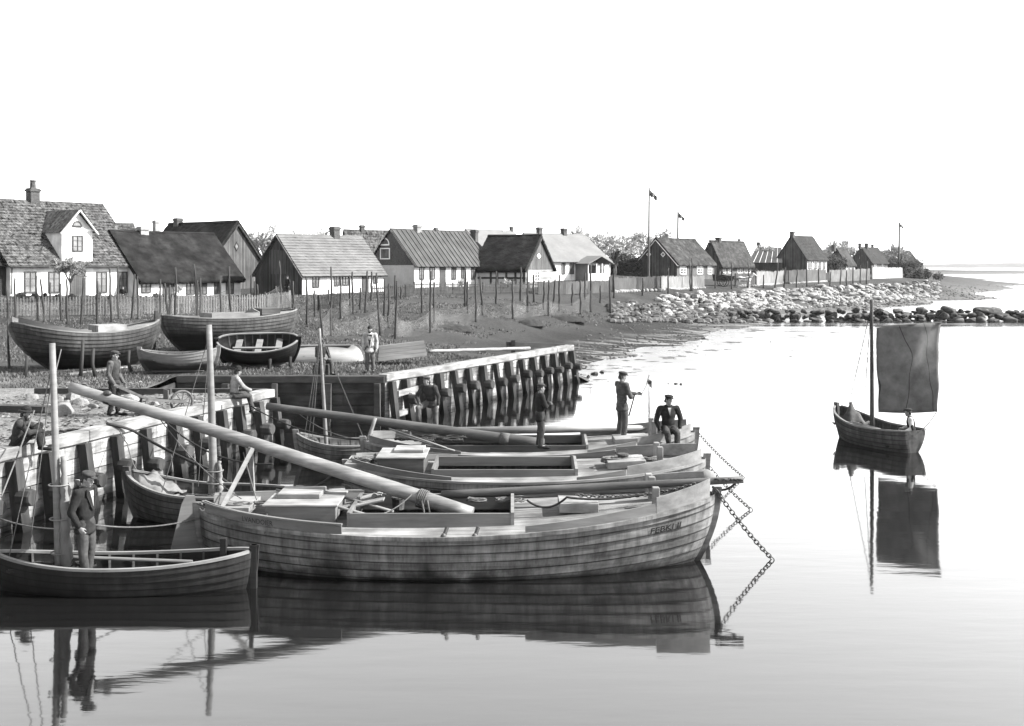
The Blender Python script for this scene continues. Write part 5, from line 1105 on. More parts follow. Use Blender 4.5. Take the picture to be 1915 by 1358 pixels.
# ------------------------------------------------------------------ net drying poles
POLE = mat('net_pole', .04, .4, (8, 8, 1.5), stain=.3, bump=.3, tone=1)
PL = """12,536,18,690 28,520,28,606 68,516,71,600 75,522,84,603 94,528,94,601 113,530,114,600 124,522,126,606 156,520,151,608 182,526,182,606 205,501,209,602 220,498,222,597 252,513,246,598 257,516,258,597 300,522,301,596 308,530,316,596 318,533,318,596 328,500,329,596 363,494,368,592 369,524,370,592 375,520,375,591 412,523,412,590 429,498,431,592
470,515,471,583 476,526,478,582 481,532,482,583 496,546,497,576 516,535,518,579 522,488,527,579 548,526,548,581 573,518,575,607 588,543,589,592 597,552,604,632 619,499,619,629 614,541,625,618 637,518,637,596 654,515,654,572 659,508,660,587 674,538,674,579 687,507,683,585 695,508,695,563 704,510,711,629 719,520,719,594 727,530,726,603 739,515,740,594 742,525,739,634 750,537,750,559 789,521,790,587 806,507,804,622 812,536,812,603 870,500,870,574 875,526,874,587 889,519,890,602 898,516,904,590 928,507,928,569 959,523,959,597 986,506,985,584 998,514,998,565 974,500,974,564 1018,525,1016,580 1026,524,1026,591 1038,522,1034,574 1046,514,1046,582 1071,530,1069,572 1085,524,1086,588 1094,510,1094,560 1105,495,1105,584 1123,534,1123,567 1140,517,1142,586 1148,502,1148,557
1202,520,1202,553 1250,501,1249,548 1290,493,1291,545 1294,483,1294,545 1338,500,1337,539 1368,491,1368,541 1399,491,1399,539 1428,514,1428,538 1455,491,1449,540 1469,500,1465,542 1491,504,1489,541 1509,488,1509,539 1531,496,1531,537 1554,508,1552,538 1573,502,1571,538 1583,506,1583,537 1595,501,1595,534 1609,496,1609,533 1622,488,1620,531"""
BASE = {}
for k, q in enumerate(PL.split()):
    xt, yt, xb, yb = [float(v) for v in q.split(',')]; b = og(xb, yb); top = P(xt, yt, b.y); BASE[k] = (b, top); r = 4.2 / F * min(b.y, 90) * .5; mb = MB(); n = 5; b2 = b - Vector((0, 0, .3))
    mb.tube([b2.lerp(top, i / n) + Vector((random.uniform(-.04, .04), 0, 0)) * (0 < i < n) for i in range(n + 1)], [r * 1.15 - r * .4 * i / n for i in range(n + 1)], 7)
    solo(mb, 'net_pole', POLE, 'rough bare pole for drying nets planted in the meadow', 'pole', 'net drying poles', True, at=tuple(b))
def netmat():
    m = bpy.data.materials.new('fishing_net'); m.use_nodes = True; t = m.node_tree; L = t.links.new; b = t.nodes['Principled BSDF']; b.inputs['Base Color'].default_value = (.16, .16, .16, 1); b.inputs['Roughness'].default_value = 1
    tr = _n(t, 'ShaderNodeBsdfTransparent'); mx = _n(t, 'ShaderNodeMixShader'); tc = _n(t, 'ShaderNodeTexCoord'); nz = _n(t, 'ShaderNodeTexNoise'); nz.inputs['Scale'].default_value = .7; L(tc.outputs['Object'], nz.inputs['Vector'])
    r = _n(t, 'ShaderNodeMapRange'); r.inputs[1].default_value = .3; r.inputs[2].default_value = .7; r.inputs[3].default_value = .0; r.inputs[4].default_value = .13; L(nz.outputs['Fac'], r.inputs[0]); L(r.outputs[0], mx.inputs[0]); L(tr.outputs[0], mx.inputs[1]); L(b.outputs[0], mx.inputs[2]); L(mx.outputs[0], t.nodes['Material Output'].inputs[0]); return m
NET = netmat()
for k, (seq, f) in enumerate((((1, 3, 5, 8, 10, 12, 14, 17, 20), .5), ((20, 23, 27, 29), .5), ((29, 32, 31, 40, 43, 44), .42), ((44, 47), .35), ((44, 48, 51), .42), ((47, 51, 54, 55), .42), ((54, 59, 63, 65), .45), ((59, 64, 67), .45), ((34, 36, 41, 42), .45), ((9, 11, 16, 18, 21), .55))):
    b0 = BASE[seq[0]][0]; t = thing('fishing_net', 'thin fishing net hung to dry on sagging lines between the meadow poles', 'net', b0, 0, 'nets hung between poles'); nb = MB(); ln = MB(); ft = MB()
    for a, b in zip(seq[:-1], seq[1:]):
        (a0, a1), (c0_, c1_) = BASE[a], BASE[b]; s_ = (c0_ - a0).length * .07; n = 12
        top = sag(a0.lerp(a1, f), c0_.lerp(c1_, f), s_, n); bot = []
        for i in range(n + 1): p = a0.lerp(c0_, i / n); p.z = ht(p.x, p.y) + .08; bot.append(p)
        mid = [(top[i] + bot[i]) / 2 + Vector((0, .12 * math.sin(i * 1.1), 0)) for i in range(n + 1)]
        nb.grid([top, mid, bot]); ln.tube(top, .012, 4)
    nb.build('net', NET, t, world=True, smooth=True, fixn=False); ln.build('head_line', mat('net_line', .06, tone=1), t, world=True)
# ------------------------------------------------------------------ rocks
def rockmesh(seed, m, fl=.7):
    bm = bmesh.new(); bmesh.ops.create_icosphere(bm, subdivisions=3, radius=1); rr = np.random.default_rng(seed); co = np.array([v.co for v in bm.verts])
    for _ in range(15):
        d = rr.normal(size=3); d /= np.linalg.norm(d); k = rr.uniform(.5, .82); s_ = co @ d; co = co - np.outer(np.maximum(s_ - k, 0), d) * .95
    co *= (1 + .05 * vnoise(co[:, 0], co[:, 1], co[:, 2], 5, seed))[:, None]; co *= np.array([rr.uniform(.8, 1.2), rr.uniform(.75, 1.1), fl * rr.uniform(.8, 1.15)])
    for v, c in zip(bm.verts, co): v.co = c
    me = bpy.data.meshes.new('rock'); bm.to_mesh(me); bm.free(); me.polygons.foreach_set('use_smooth', [True] * len(me.polygons)); me.materials.append(m); return me
RB = [rockmesh(i, STONED, .68) for i in range(7)]; RL = [rockmesh(20 + i, (STONEL, STONE, STONE)[i % 3], .55) for i in range(9)]
def rock(me, p, s_, name, label, group, rz=None, tilt=.3, cat='rock'):
    o = bpy.data.objects.new(name, me); COL.objects.link(o); o.location = p; o.scale = (s_ * random.uniform(.85, 1.2), s_ * random.uniform(.85, 1.2), s_ * random.uniform(.85, 1.15)); o.rotation_euler = (random.uniform(-tilt, tilt), random.uniform(-tilt, tilt), random.uniform(0, 6.28) if rz is None else rz); return tag(o, label, cat, group)
px = 1382
while px < 1960:                                          # the boulder mole
    for row in (0, 1, 2):
        s_ = random.choice((random.uniform(.3, .5), random.uniform(.45, .75))) * (1 + .25 * (px > 1740)); d = 105 + random.uniform(-.3, .5) + row * .4; x = (px + random.uniform(-6, 6) - CX) / F * d
        rock(random.choice(RB), (x, d, .05 + row * .44 + random.uniform(-.12, .12)), s_, 'mole_boulder', 'rounded dark boulder piled in the low mole', 'boulders of the mole')
    px += random.uniform(14, 21)
for px in range(1385, 1960, 34): rock(random.choice(RB), ((px - CX) / F * 106.4, 106.4, .35), 1.0, 'mole_boulder', 'rounded dark boulder piled in the low mole', 'boulders of the mole')
for _ in range(255):                                      # stone revetment under the bluff
    px = random.uniform(1265, 1745) if random.random() < .9 else random.uniform(1150, 1290); k = min(1, max(0, (px - 1200) / 540)); y0 = 556 - 30 * k; y1 = 592 - 36 * k; y = y0 + (y1 - y0) * random.random()
    p = og(px, y); s_ = random.uniform(.28, .75) * (1 + .25 * k); p.z += s_ * .12
    rock(random.choice(RL), p, s_, 'revetment_stone', 'pale angular stone tipped on the shore slope below the village', 'stones of the shore slope')
mb = MB(); mp_ = MB(); rr = random.Random(3)               # small shore stones: too many to count
for _ in range(5200):
    u = rr.random()
    if u < .45: px = rr.uniform(1240, 1760); k = (px - 1200) / 540; p = og(px, 558 - 31 * k + rr.uniform(0, 1) * (40 - 6 * k)); s_ = rr.uniform(.08, .3)
    elif u < .75: p = og(rr.uniform(1500, 1900), rr.uniform(533, 580)); s_ = rr.uniform(.06, .2)
    elif u < .9: p = og(rr.uniform(1075, 1400), rr.uniform(600, 705)); s_ = rr.uniform(.03, .11)
    else: p = og(rr.uniform(1140, 1420), rr.uniform(570, 605)); s_ = rr.uniform(.1, .5)
    if p.z < -.12: continue
    (mp_ if u < .45 and rr.random() < .7 else mb).ell(p + Vector((0, 0, s_ * .2)), s_ * rr.uniform(.8, 1.4), s_, s_ * rr.uniform(.5, .9), nu=6, nv=4)
o = mp_.build('slope_stones', STONEL, fixn=False); tag(o, kind='stuff')
o = mb.build('shore_stones', mat('shore_pebble', .07, .9, (1.5, 1.5, 1.5), tone=1), fixn=False); tag(o, kind='stuff')
for x, y, s_ in ((1440, 640, .1), (1263, 718, .12), (1273, 719, .1), (1250, 718, .09), (1110, 700, .2), (1100, 705, .16), (1125, 697, .15)):
    p = Zp(x, y, 0); rock(random.choice(RB), p, s_, 'shore_rock', 'small dark rock showing above the shallow water off the pier end', 'rocks off the pier end')
# wrack and mud bars just breaking the surface
mb = MB(); rw_ = random.Random(12)
for x, y, w_, h_ in [(rw_.uniform(1090, 1420), 0, rw_.uniform(8, 70), rw_.uniform(.8, 2.4)) for _ in range(46)] + list(((1370, 640, 90, 3), (1500, 628, 40, 2.5), (1330, 655, 70, 3), (1250, 668, 80, 3), (1560, 622, 60, 1.5), (1480, 667, 25, 2), (1290, 690, 60, 2), (1190, 690, 40, 2), (1600, 612, 50, 1.2), (1420, 618, 60, 2))):
    if not y: y = 700 - (x - 1090) * .27 + rw_.uniform(-12, 30)
    c = Zp(x, y, .012); rw = w_ / F * c.y / 2; rh = h_ / (y - HY) * c.y * 1.2; n = 26
    mb.add([c] + [c + Vector((math.cos(a) * rw * (1 + .25 * math.sin(a * 3 + x)), math.sin(a) * rh * (1 + .3 * math.sin(a * 5 + y)), -.03)) for a in np.linspace(0, 6.283, n, endpoint=False)], [(0, i + 1, (i + 1) % n + 1) for i in range(n)])
o = mb.build('wrack', mat('wrack', .06, .6, (3, 3, 3), tone=1)); tag(o, kind='stuff')
for x, y, w_ in ((845, 616, 80), (990, 606, 60), (1055, 598, 90), (1145, 580, 30)):
    c = og(x, y); mb = MB(); rw = w_ / F * c.y / 2; g = []
    for i in range(17):
        g.append([(c.x + rw * (i / 8 - 1), c.y + 1.1 * (j / 5 - 1), c.z - .1 + .42 * max(0, 1 - (i / 8 - 1) ** 2 - (j / 5 - 1) ** 2) ** .6 + random.uniform(-.03, .03)) for j in range(11)])
    mb.grid(g); solo(mb, 'weed_heap', mat('weed_heap', .022, .6, (4, 4, 4), tone=1, bump=.9, bdist=.1), {845: 'low dark heap of seaweed in the meadow nearest the pier', 990: 'small dark seaweed heap in the middle of the meadow', 1055: 'wide dark seaweed heap near the shoreline', 1145: 'dark heap by the first boulders of the shore'}[x], 'heap', smooth=True)
# grass: blades, uncountable
def grass():
    n = 70000; rr = np.random.default_rng(11); d = 34 + 56 * rr.random(n) ** 1.5; x = (-.48 + .60 * rr.random(n)) * d; z = hts(x, d)
    ok = (z > 1.05) & ~((d < 37.1) & (x > -11.8)) & ~((x > -4.4 + (d - 37) * .52) & (d < 52)); x, d, z = x[ok], d[ok], z[ok]; n = len(x)
    keep = vnoise(x, d, x * 0, 1.3, 9) > -.35; x, d, z = x[keep], d[keep], z[keep]; n = len(x)
    hgt = rr.uniform(.03, .12, n); w_ = rr.uniform(.015, .035, n) * (d / 40); ang = rr.uniform(0, 6.28, n); lx_, ly = rr.normal(0, .05, n), rr.normal(0, .05, n)
    v = np.empty((n, 3, 3)); v[:, 0] = np.column_stack([x - w_ * np.cos(ang), d - w_ * np.sin(ang), z - .02]); v[:, 1] = np.column_stack([x + w_ * np.cos(ang), d + w_ * np.sin(ang), z - .02]); v[:, 2] = np.column_stack([x + lx_, d + ly, z + hgt])
    me = bpy.data.meshes.new('grass'); me.from_pydata(v.reshape(-1, 3).tolist(), [], np.arange(3 * n).reshape(-1, 3).tolist()); me.update()
    o = link('grass', me, mat('grass', .095, .5, (1.5, 1.5, 1.5), tone=1, bump=0)); tag(o, kind='stuff')
grass()
# ================================================================== people
SKIN = mat('skin', .19, .12, (9, 9, 9), rough=.6, bump=0, tone=1); HAIR = mat('hair', .03, .4, (30, 30, 30), tone=1)
CL = {k: mat('cloth_' + k, v, .3, (7, 7, 7), stain=.35, stsc=5, bump=.35, rough=1, spec=.08, tone=1) for k, v in dict(black=.018, dark=.034, mid=.06, trousers=.045, grey=.075, light=.2, pale=.3, white=.42).items()}
def vox(mb, name, m, parent, vs_, wr=0, seed=0, smooth=3):
    """fuse overlapping closed shapes into one continuous surface"""
    me = mb.mesh(name); ob = bpy.data.objects.new('fuse', me); COL.objects.link(ob)
    q = ob.modifiers.new('r', 'REMESH'); q.mode = 'VOXEL'; q.voxel_size = vs_
    if smooth: q = ob.modifiers.new('s', 'SMOOTH'); q.iterations = smooth; q.factor = .5
    dg = bpy.context.evaluated_depsgraph_get(); m2 = bpy.data.meshes.new_from_object(ob.evaluated_get(dg)); m2.name = name
    bpy.data.objects.remove(ob); bpy.data.meshes.remove(me)
    if wr:
        n = len(m2.vertices); co = np.empty(n * 3); m2.vertices.foreach_get('co', co); co = co.reshape(-1, 3); nr = np.empty(n * 3); m2.vertices.foreach_get('normal', nr) if False else None
        nr = np.array([v.normal for v in m2.vertices]); dsp = vnoise(co[:, 0], co[:, 1], co[:, 2] * .6, 26, seed) * wr + np.abs(vnoise(co[:, 0], co[:, 1], co[:, 2], 45, seed + 1)) * wr * .6
        m2.vertices.foreach_set('co', (co + nr * dsp[:, None]).ravel())
    m2.update(); return link(name, m2, m, parent, True)
STAND = dict(pel=(0, 0, .90), che=(0, .0, 1.22), nec=(0, .0, 1.40), hed=(0, .03, 1.55), shL=(-.185, 0, 1.36), shR=(.185, 0, 1.36), elL=(-.24, -.03, 1.09), elR=(.24, -.03, 1.09), wrL=(-.25, .06, .86), wrR=(.25, .06, .86),
    hiL=(-.09, 0, .87), hiR=(.09, 0, .87), knL=(-.10, .03, .48), knR=(.10, .03, .48), anL=(-.11, -.02, .09), anR=(.11, -.02, .09), ftL=(-.14, .15, .035), ftR=(.14, .15, .035))
def person(label, loc, rz, pose=None, s=1., coat='dark', tro='trousers', hat='cap', beard=False, look=(0, 1, 0), long_=.78, shirt='white', openf=.5, vs_=.0095, waist=False, hand=None, group=None, seed=0, sleeves=None, hem=True):
    J = {k: Vector(v) for k, v in {**STAND, **(pose or {})}.items()}
    t = thing('person', label, 'person', loc, rz, group); t.scale = (s, s, s)
    right = (J['shR'] - J['shL']).normalized(); up = (J['nec'] - J['pel']).normalized(); fwd = up.cross(right).normalized(); right = fwd.cross(up)
    T = Matrix((right, fwd, up)).transposed()
    lk = Vector(look).normalized(); hr_ = lk.cross(Vector((0, 0, 1))).normalized(); hu = hr_.cross(lk); HM = Matrix((hr_, lk, hu)).transposed()
    hd = J['hed']; q = lambda x, y, z: hd + HM @ Vector((x, y, z))
    b = MB()
    b.ell(hd + HM @ Vector((0, -.008, .025)), .074, .093, .085, HM); b.ell(q(0, .012, -.045), .056, .070, .075, HM); b.capsule(q(0, .03, -.088), q(0, .045, -.098), .032, .026)      # skull, face, chin
    b.capsule(q(0, .078, .008), q(0, .097, -.022), .011, .016, 7); b.capsule(q(-.03, .07, .025), q(.03, .07, .025), .014, .014, 7); b.capsule(q(-.022, .072, -.062), q(.022, .072, -.062), .010, .010, 6); b.ell(q(-.04, .05, -.025), .022, .02, .02, HM); b.ell(q(.04, .05, -.025), .022, .02, .02, HM)
    for sg in (-1, 1): b.ell(q(sg * .074, -.012, -.015), .010, .02, .032, HM, 8, 6)
    b.capsule(J['nec'] - up * .04, q(0, -.025, -.06), .058, .052)
    b.ell(J['che'] - up * .02, .165, .10, .22, T); b.ell(J['pel'].lerp(J['che'], .42), .135, .09, .14, T); b.ell(J['pel'], .15, .10, .11, T)
    b.capsule(J['shL'], J['shR'], .06, .06)
    for S in 'LR':
        sh, el, wr, hi, kn, an, ft = (J[k + S] for k in ('sh', 'el', 'wr', 'hi', 'kn', 'an', 'ft')); sg = 1 if S == 'R' else -1
        b.capsule(sh, el, .052, .040); b.capsule(el, wr, .040, .026); b.capsule(hi, kn, .078, .052); b.capsule(kn, kn.lerp(an, .35), .052, .054); b.capsule(kn.lerp(an, .35), an, .054, .035); b.capsule(an, ft, .036, .03)
        d = (wr - el).normalized(); hdir = d if not hand or S not in hand else Vector(hand[S]).normalized()
        inn = Vector((-sg, .0, 0)); inn = (inn - hdir * inn.dot(hdir)); inn = inn.normalized() if inn.length > .1 else fwd; sd_ = hdir.cross(inn).normalized()
        pm = wr + hdir * .045; b.ell(pm, .018, .04, .048, Matrix((inn, sd_, hdir)).transposed(), 10, 7)
        for k, (o, ln) in enumerate(((-.029, .034), (-.010, .042), (.010, .039), (.029, .030))):
            p0 = wr + hdir * .082 + sd_ * o; p1 = p0 + (hdir * .8 + inn * .45).normalized() * ln; p2 = p1 + (hdir * .25 + inn).normalized() * ln * .85; b.capsule(p0 - hdir * .01, p1, .0098, .009, 6); b.capsule(p1, p2, .009, .0078, 6)
        th = sd_ if (sd_.dot(fwd) > 0 or abs(sd_.dot(fwd)) < .2 and sd_.z > 0) else -sd_
        p0 = wr + hdir * .03 + th * .03; p1 = p0 + (hdir * .7 + th * .5 + inn * .5).normalized() * .04; b.capsule(p0, p1, .013, .011, 6); b.capsule(p1, p1 + (hdir * .9 + inn * .4).normalized() * .032, .011, .009, 6)
    body = vox(b, 'body', SKIN, t, vs_, smooth=2)
    e = MB()
    for sg in (-1, 1): e.ell(q(sg * .030, .079, .004), .010, .007, .006, HM, 7, 5)
    e.build('eyes', HAIR, body)
    # coat
    c = MB(); lo = J['pel'].lerp(J['hiL'].lerp(J['hiR'], .5), .5)
    c.capsule(J['shL'] - up * .01, J['shR'] - up * .01, .076, .076); c.ell(J['che'], .18, .122, .235, T); c.ell(J['pel'].lerp(J['che'], .4), .16, .116, .2, T)
    kb = (J['knL'] + J['knR']) / 2; sk = (kb - J['pel']).normalized() if kb.z < .6 * J['pel'].z + .1 else None
    if hem:
        down = -up if sk is None else (-up * .6 + sk * .4).normalized()
        for k in range(5): c.ell(lo + down * (long_ - .6) * k / 4, .166 + .006 * k, .12 + .007 * k, .09, T)
    for S in 'LR':
        sh, el, wr = J['sh' + S], J['el' + S], J['wr' + S]; c.capsule(sh, el, .073, .06)
        if sleeves is None: c.capsule(el, wr - (wr - el).normalized() * .02, .058, .047)
    if shirt: pass
    col = MB(); col.capsule(J['nec'] - right * .03 + up * .0, J['nec'] + right * .03, .066, .066); 
    for k in range(8): a = k / 8 * 6.28; c.ell(J['nec'] - up * .015 + right * math.cos(a) * .055 + fwd * math.sin(a) * .05, .022, .022, .028, T, 7, 5)
    vox(c, 'vest' if sleeves else 'jacket', CL[coat], t, .0125, .010, seed)
    if sleeves:
        c = MB()
        for S in 'LR': sh, el, wr = J['sh' + S], J['el' + S], J['wr' + S]; c.capsule(sh - up * .005, el, .078, .062); c.capsule(el, wr - (wr - el).normalized() * .02, .062, .046)
        vox(c, 'shirt_sleeves', CL[sleeves], t, .0125, .007, seed + 3)
    if shirt:
        f = J['nec'] - up * .03 + fwd * .075; w_ = .05 * openf * 2; bt = J['nec'] - up * .26 * openf * 2 + fwd * .142
        sb = MB(); n1 = f + right * w_ + fwd * .03; n2 = f - right * w_ + fwd * .03; sb.prism([n1, n2, bt], fwd * -.05); sb.build('shirt_front', CL[shirt], t)
        sb = MB()
        for sg in (-1, 1): sb.prism([f + right * sg * (w_ + .045) + up * .03 + fwd * .02, f + right * sg * w_ + fwd * .045, bt + fwd * .012, bt + right * sg * .03 + fwd * .005, f + right * sg * (w_ + .06) - up * .06 + fwd * .03], fwd * -.02)
        sb.build('lapels', CL[coat], t)
    # trousers and boots
    p = MB(); p.ell(J['pel'] - up * .0, .166, .118, .12, T)
    for S in 'LR':
        hi, kn, an = J['hi' + S], J['kn' + S], J['an' + S]; p.capsule(hi, kn, .098, .073); p.capsule(kn, an + (kn - an).normalized() * .02, .072, .064)
    vox(p, 'trousers', CL[tro], t, .0125, .010, seed + 7)
    for S in 'LR':
        an, ft = J['an' + S], J['ft' + S]; fd = (ft - an); fd = (fd - Vector((0, 0, fd.z)) * .0).normalized(); heel = an - Vector((0, 0, .05)) - fd * .04; p = MB(); p.capsule(an + Vector((0, 0, .03)), an - Vector((0, 0, .04)), .048, .046); p.capsule(heel, ft, .042, .046); p.capsule(ft, ft + fd * .05, .046, .036)
        vox(p, 'boot', CL['black'], t, .013)
    # hair, beard, headgear
    hb = MB(); hb.ell(q(0, -.018, .03), .080, .092, .085, HM); 
    for k in range(5): hb.ell(q(.055 * math.sin((k - 2) * .6), -.075, -.03), .03, .025, .05, HM, 8, 6)
    vox(hb, 'hair', HAIR, t, .012, .004, seed)
    if beard:
        bb = MB(); bb.ell(q(0, .035, -.09), .055, .05, .05, HM); bb.capsule(q(-.06, .01, -.05), q(0, .05, -.1), .025, .035); bb.capsule(q(.06, .01, -.05), q(0, .05, -.1), .025, .035); vox(bb, 'beard', HAIR, t, .011, .005, seed)
    hm = MB()
    if hat in ('cap', 'sailor'):
        hm.ell(q(0, -.012, .085), .098 if hat == 'cap' else .108, .115, .042, HM); hm.ell(q(0, -.008, .062), .084, .1, .035, HM); hm.ell(q(0, .10, .052), .062, .05, .011, HM, 12, 6)
    elif hat == 'brim':
        hm.ell(q(0, 0, .06), .155, .17, .013, HM); hm.ell(q(0, -.005, .1), .09, .105, .07, HM)
    elif hat == 'bowler':
        hm.ell(q(0, 0, .055), .13, .15, .014, HM); hm.ell(q(0, 0, .09), .088, .104, .09, HM)
    elif hat == 'beanie': hm.ell(q(0, -.008, .06), .09, .106, .08, HM); hm.ell(q(0, .085, .045), .05, .03, .012, HM)
    if hat: vox(hm, 'cap' if hat != 'brim' else 'hat', CL['black' if hat != 'cap' else 'dark'], t, .010, .003, seed)
    return t
def wt(t, p): return Matrix.Translation(t.location) @ Matrix.Rotation(t.rotation_euler.z, 4, 'Z') @ Matrix.Scale(t.scale.x, 4) @ Vector(p)
seat = lambda **k: {**dict(pel=(0, 0, .12), che=(0, .04, .44), nec=(0, .07, .62), hed=(0, .12, .76), shL=(-.185, .06, .58), shR=(.185, .06, .58), hiL=(-.09, .02, .10), hiR=(.09, .02, .10)), **k}
# seated on the quay at the left edge, knees drawn up, arms round them
p1 = P(30, 838, 22.6)
person('bearded man in dark clothes and brimmed hat sitting on the quay edge with knees up', (p1.x, p1.y, 1.60), R(-82), seat(pel=(0, 0, .13), che=(0, .06, .43), nec=(0, .13, .60), hed=(0, .19, .73), shL=(-.185, .11, .56), shR=(.185, .11, .56), knL=(-.12, .42, .47), knR=(.12, .44, .45), anL=(-.12, .48, .09), anR=(.12, .52, .09), ftL=(-.13, .65, .04), ftR=(.13, .69, .04), elL=(-.26, .32, .38), elR=(.26, .32, .38), wrL=(-.08, .52, .42), wrR=(.08, .53, .40)), 1.05, 'dark', 'black', 'brim', True, look=(0, 1, -.15), shirt=None, long_=.62, hand=dict(L=(1, .3, -.1), R=(-1, .3, -.1)), seed=1)
# standing with wheelbarrow, seen from the side
p2 = P(213, 776, 28.0); p2.z = ht(p2.x, p2.y)
person('man in flat cap, waistcoat and grey sleeves standing on the quay holding the wheelbarrow', p2, R(-97), dict(elL=(-.25, -.02, 1.07), elR=(.25, -.02, 1.07), wrL=(-.25, .13, .84), wrR=(.25, .13, .84), anL=(-.11, .05, .09), ftL=(-.12, .23, .035), knL=(-.1, .05, .48), anR=(.11, -.06, .09), ftR=(.14, .12, .035)), 1.02, 'dark', 'black', 'cap', look=(0, 1, -.1), sleeves='grey', shirt=None, long_=.62, seed=2)
# seated on the cap beam, legs hanging
p3 = P(437, 752, 30.6)
person('man in light jersey and dark hat sitting on the quay cap with legs hanging', (p3.x, p3.y, 1.69), R(-62), seat(knL=(-.12, .43, .10), knR=(.12, .42, .07), anL=(-.10, .55, -.30), anR=(.13, .47, -.33), ftL=(-.12, .72, -.34), ftR=(.14, .62, -.38), elL=(-.24, .22, .34), elR=(.24, .22, .34), wrL=(-.1, .42, .24), wrR=(.1, .42, .24)), 1.02, 'light', 'trousers', 'bowler', look=(-.3, 1, -.1), shirt=None, long_=.62, seed=3)
# seated on the basin edge behind the thin mast
p4 = P(600, 705, 37.6)
bxp = MB(); bxp.box(p4.x - .25, p4.x + .25, p4.y - .02, p4.y + .4, 1.64, 2.02); 
for k in range(4): bxp.box(p4.x - .27, p4.x + .27, p4.y - .045, p4.y - .021, 1.65 + .09 * k, 1.73 + .09 * k)
solo(bxp, 'wooden_box', DARKT, 'low dark box under the man sitting behind the thin mast', 'box')
person('man in dark jacket sitting on a box at the basin edge behind the thin mast', (p4.x - .03, p4.y + .12, 2.02), R(-135), seat(knL=(-.15, .42, .11), knR=(.16, .40, .12), anL=(-.16, .44, -.28), anR=(.2, .42, -.28), ftL=(-.18, .6, -.33), ftR=(.24, .58, -.33), elL=(-.26, .12, .32), elR=(.26, .14, .32), wrL=(-.14, .36, .24), wrR=(.16, .36, .24)), 1.0, 'black', 'trousers', 'cap', shirt=None, long_=.62, seed=4)
# standing in pale jacket
p5 = P(692, 700, 38.4); p5.z = ht(p5.x, p5.y)
person('man in pale open jacket and dark cap standing at the corner of the basin', p5, R(180), dict(anL=(-.12, .02, .09), anR=(.12, -.04, .09)), 1.0, 'pale', 'grey', 'beanie', beard=True, shirt='dark', openf=.95, long_=.72, seed=5)
# leaning, one foot raised on the mast
p6 = P(808, 806, 28.9)
person('man in dark jersey with one foot raised on a mast, arm on knee', (p6.x, p6.y, .98), R(160), dict(pel=(0, 0, .86), che=(.03, .10, 1.15), nec=(.05, .17, 1.31), hed=(.07, .22, 1.45), shL=(-.14, .14, 1.27), shR=(.24, .12, 1.27), hiL=(-.09, 0, .84), hiR=(.10, .02, .84), knR=(.26, .36, .72), anR=(.26, .30, .33), ftR=(.28, .47, .27), knL=(-.1, .0, .46), elR=(.34, .26, 1.02), wrR=(.2, .42, .88), elL=(-.24, .1, 1.02), wrL=(-.26, .16, .80)), .98, 'dark', 'grey', 'cap', look=(.5, 1, 0), shirt=None, long_=.66, seed=6)
# standing on the far cargo boat with folded arms, profile
p7 = P(1010, 838, 26.55)
person('man in dark suit and cap with folded arms standing on the farthest cargo boat', (p7.x, p7.y, 5.5 - 341 / F * 26.55), R(-78), dict(elL=(-.23, .10, 1.10), elR=(.23, .10, 1.10), wrL=(.07, .22, 1.16), wrR=(-.07, .24, 1.12)), .96, 'black', 'trousers', 'cap', hand=dict(L=(1, .1, 0), R=(-1, .1, 0)), look=(0, 1, -.03), shirt='white', openf=.35, long_=.74, seed=7)
# standing, holding a little flag
p8 = P(1163, 806, 27.55)
t8p = person('man in buttoned dark suit standing on the farthest boat, holding up a small flag', (p8.x, p8.y, 1.0), R(-64), dict(elL=(-.2, .18, 1.12), elR=(.22, .10, 1.08), wrL=(-.1, .48, 1.1), wrR=(.1, .26, 1.05)), 1.06, 'mid', 'mid', 'cap', look=(.1, 1, -.18), shirt='white', openf=.35, long_=.72, hand=dict(R=(-.9, .4, 0)), seed=8)
a, b = P(1198, 742, 27.25), P(1214, 701, 27.2); st = thing('hand_flag', 'small drooping flag on a bent stick held by the standing man on the boat', 'flag', a); mb = MB(); mb.tube([a, a.lerp(b, .5) + Vector((.03, 0, 0)), b], .010, 6); mb.build('stick', SPAR, st, world=True)
g = [[P(1211 + 8 * j / 6, 708 + 9 * i / 8 + 5 * j / 6 * (1 + i / 8), 27.2 + .03 * math.sin(i + j)) for j in range(7)] for i in range(9)]; mb = MB(); mb.grid(g); mb.build('flag_cloth', CL['grey'], st, world=True, smooth=True)
rod_ = MB(); rod_.tube([P(1176, 778, 27.2), P(1187, 738, 27.2)], .018, 7); solo(rod_, 'walking_stick', CL['black'], 'short dark stick hanging at the side of the man with the flag', 'stick', smooth=True)
# sitting on the bow rail
p9 = P(1250, 801, 26.3)
person('man in open black jacket and peaked cap sitting on the bow rail between two boats', (p9.x, p9.y, p9.z - .1), R(186), seat(che=(0, .0, .44), nec=(0, .01, .62), hed=(0, .05, .77), shL=(-.2, .0, .57), shR=(.2, .0, .57), knL=(-.13, .34, .02), knR=(.12, .36, .03), anL=(-.12, .36, -.40), anR=(.05, .40, -.42), ftL=(-.14, .53, -.46), ftR=(.04, .57, -.48), elL=(-.3, -.02, .32), elR=(.3, .02, .30), wrL=(-.26, .06, .1), wrR=(.24, .12, .08)), 1.04, 'black', 'dark', 'sailor', look=(-.55, 1, -.1), shirt='white', openf=.42, long_=.68, seed=9)
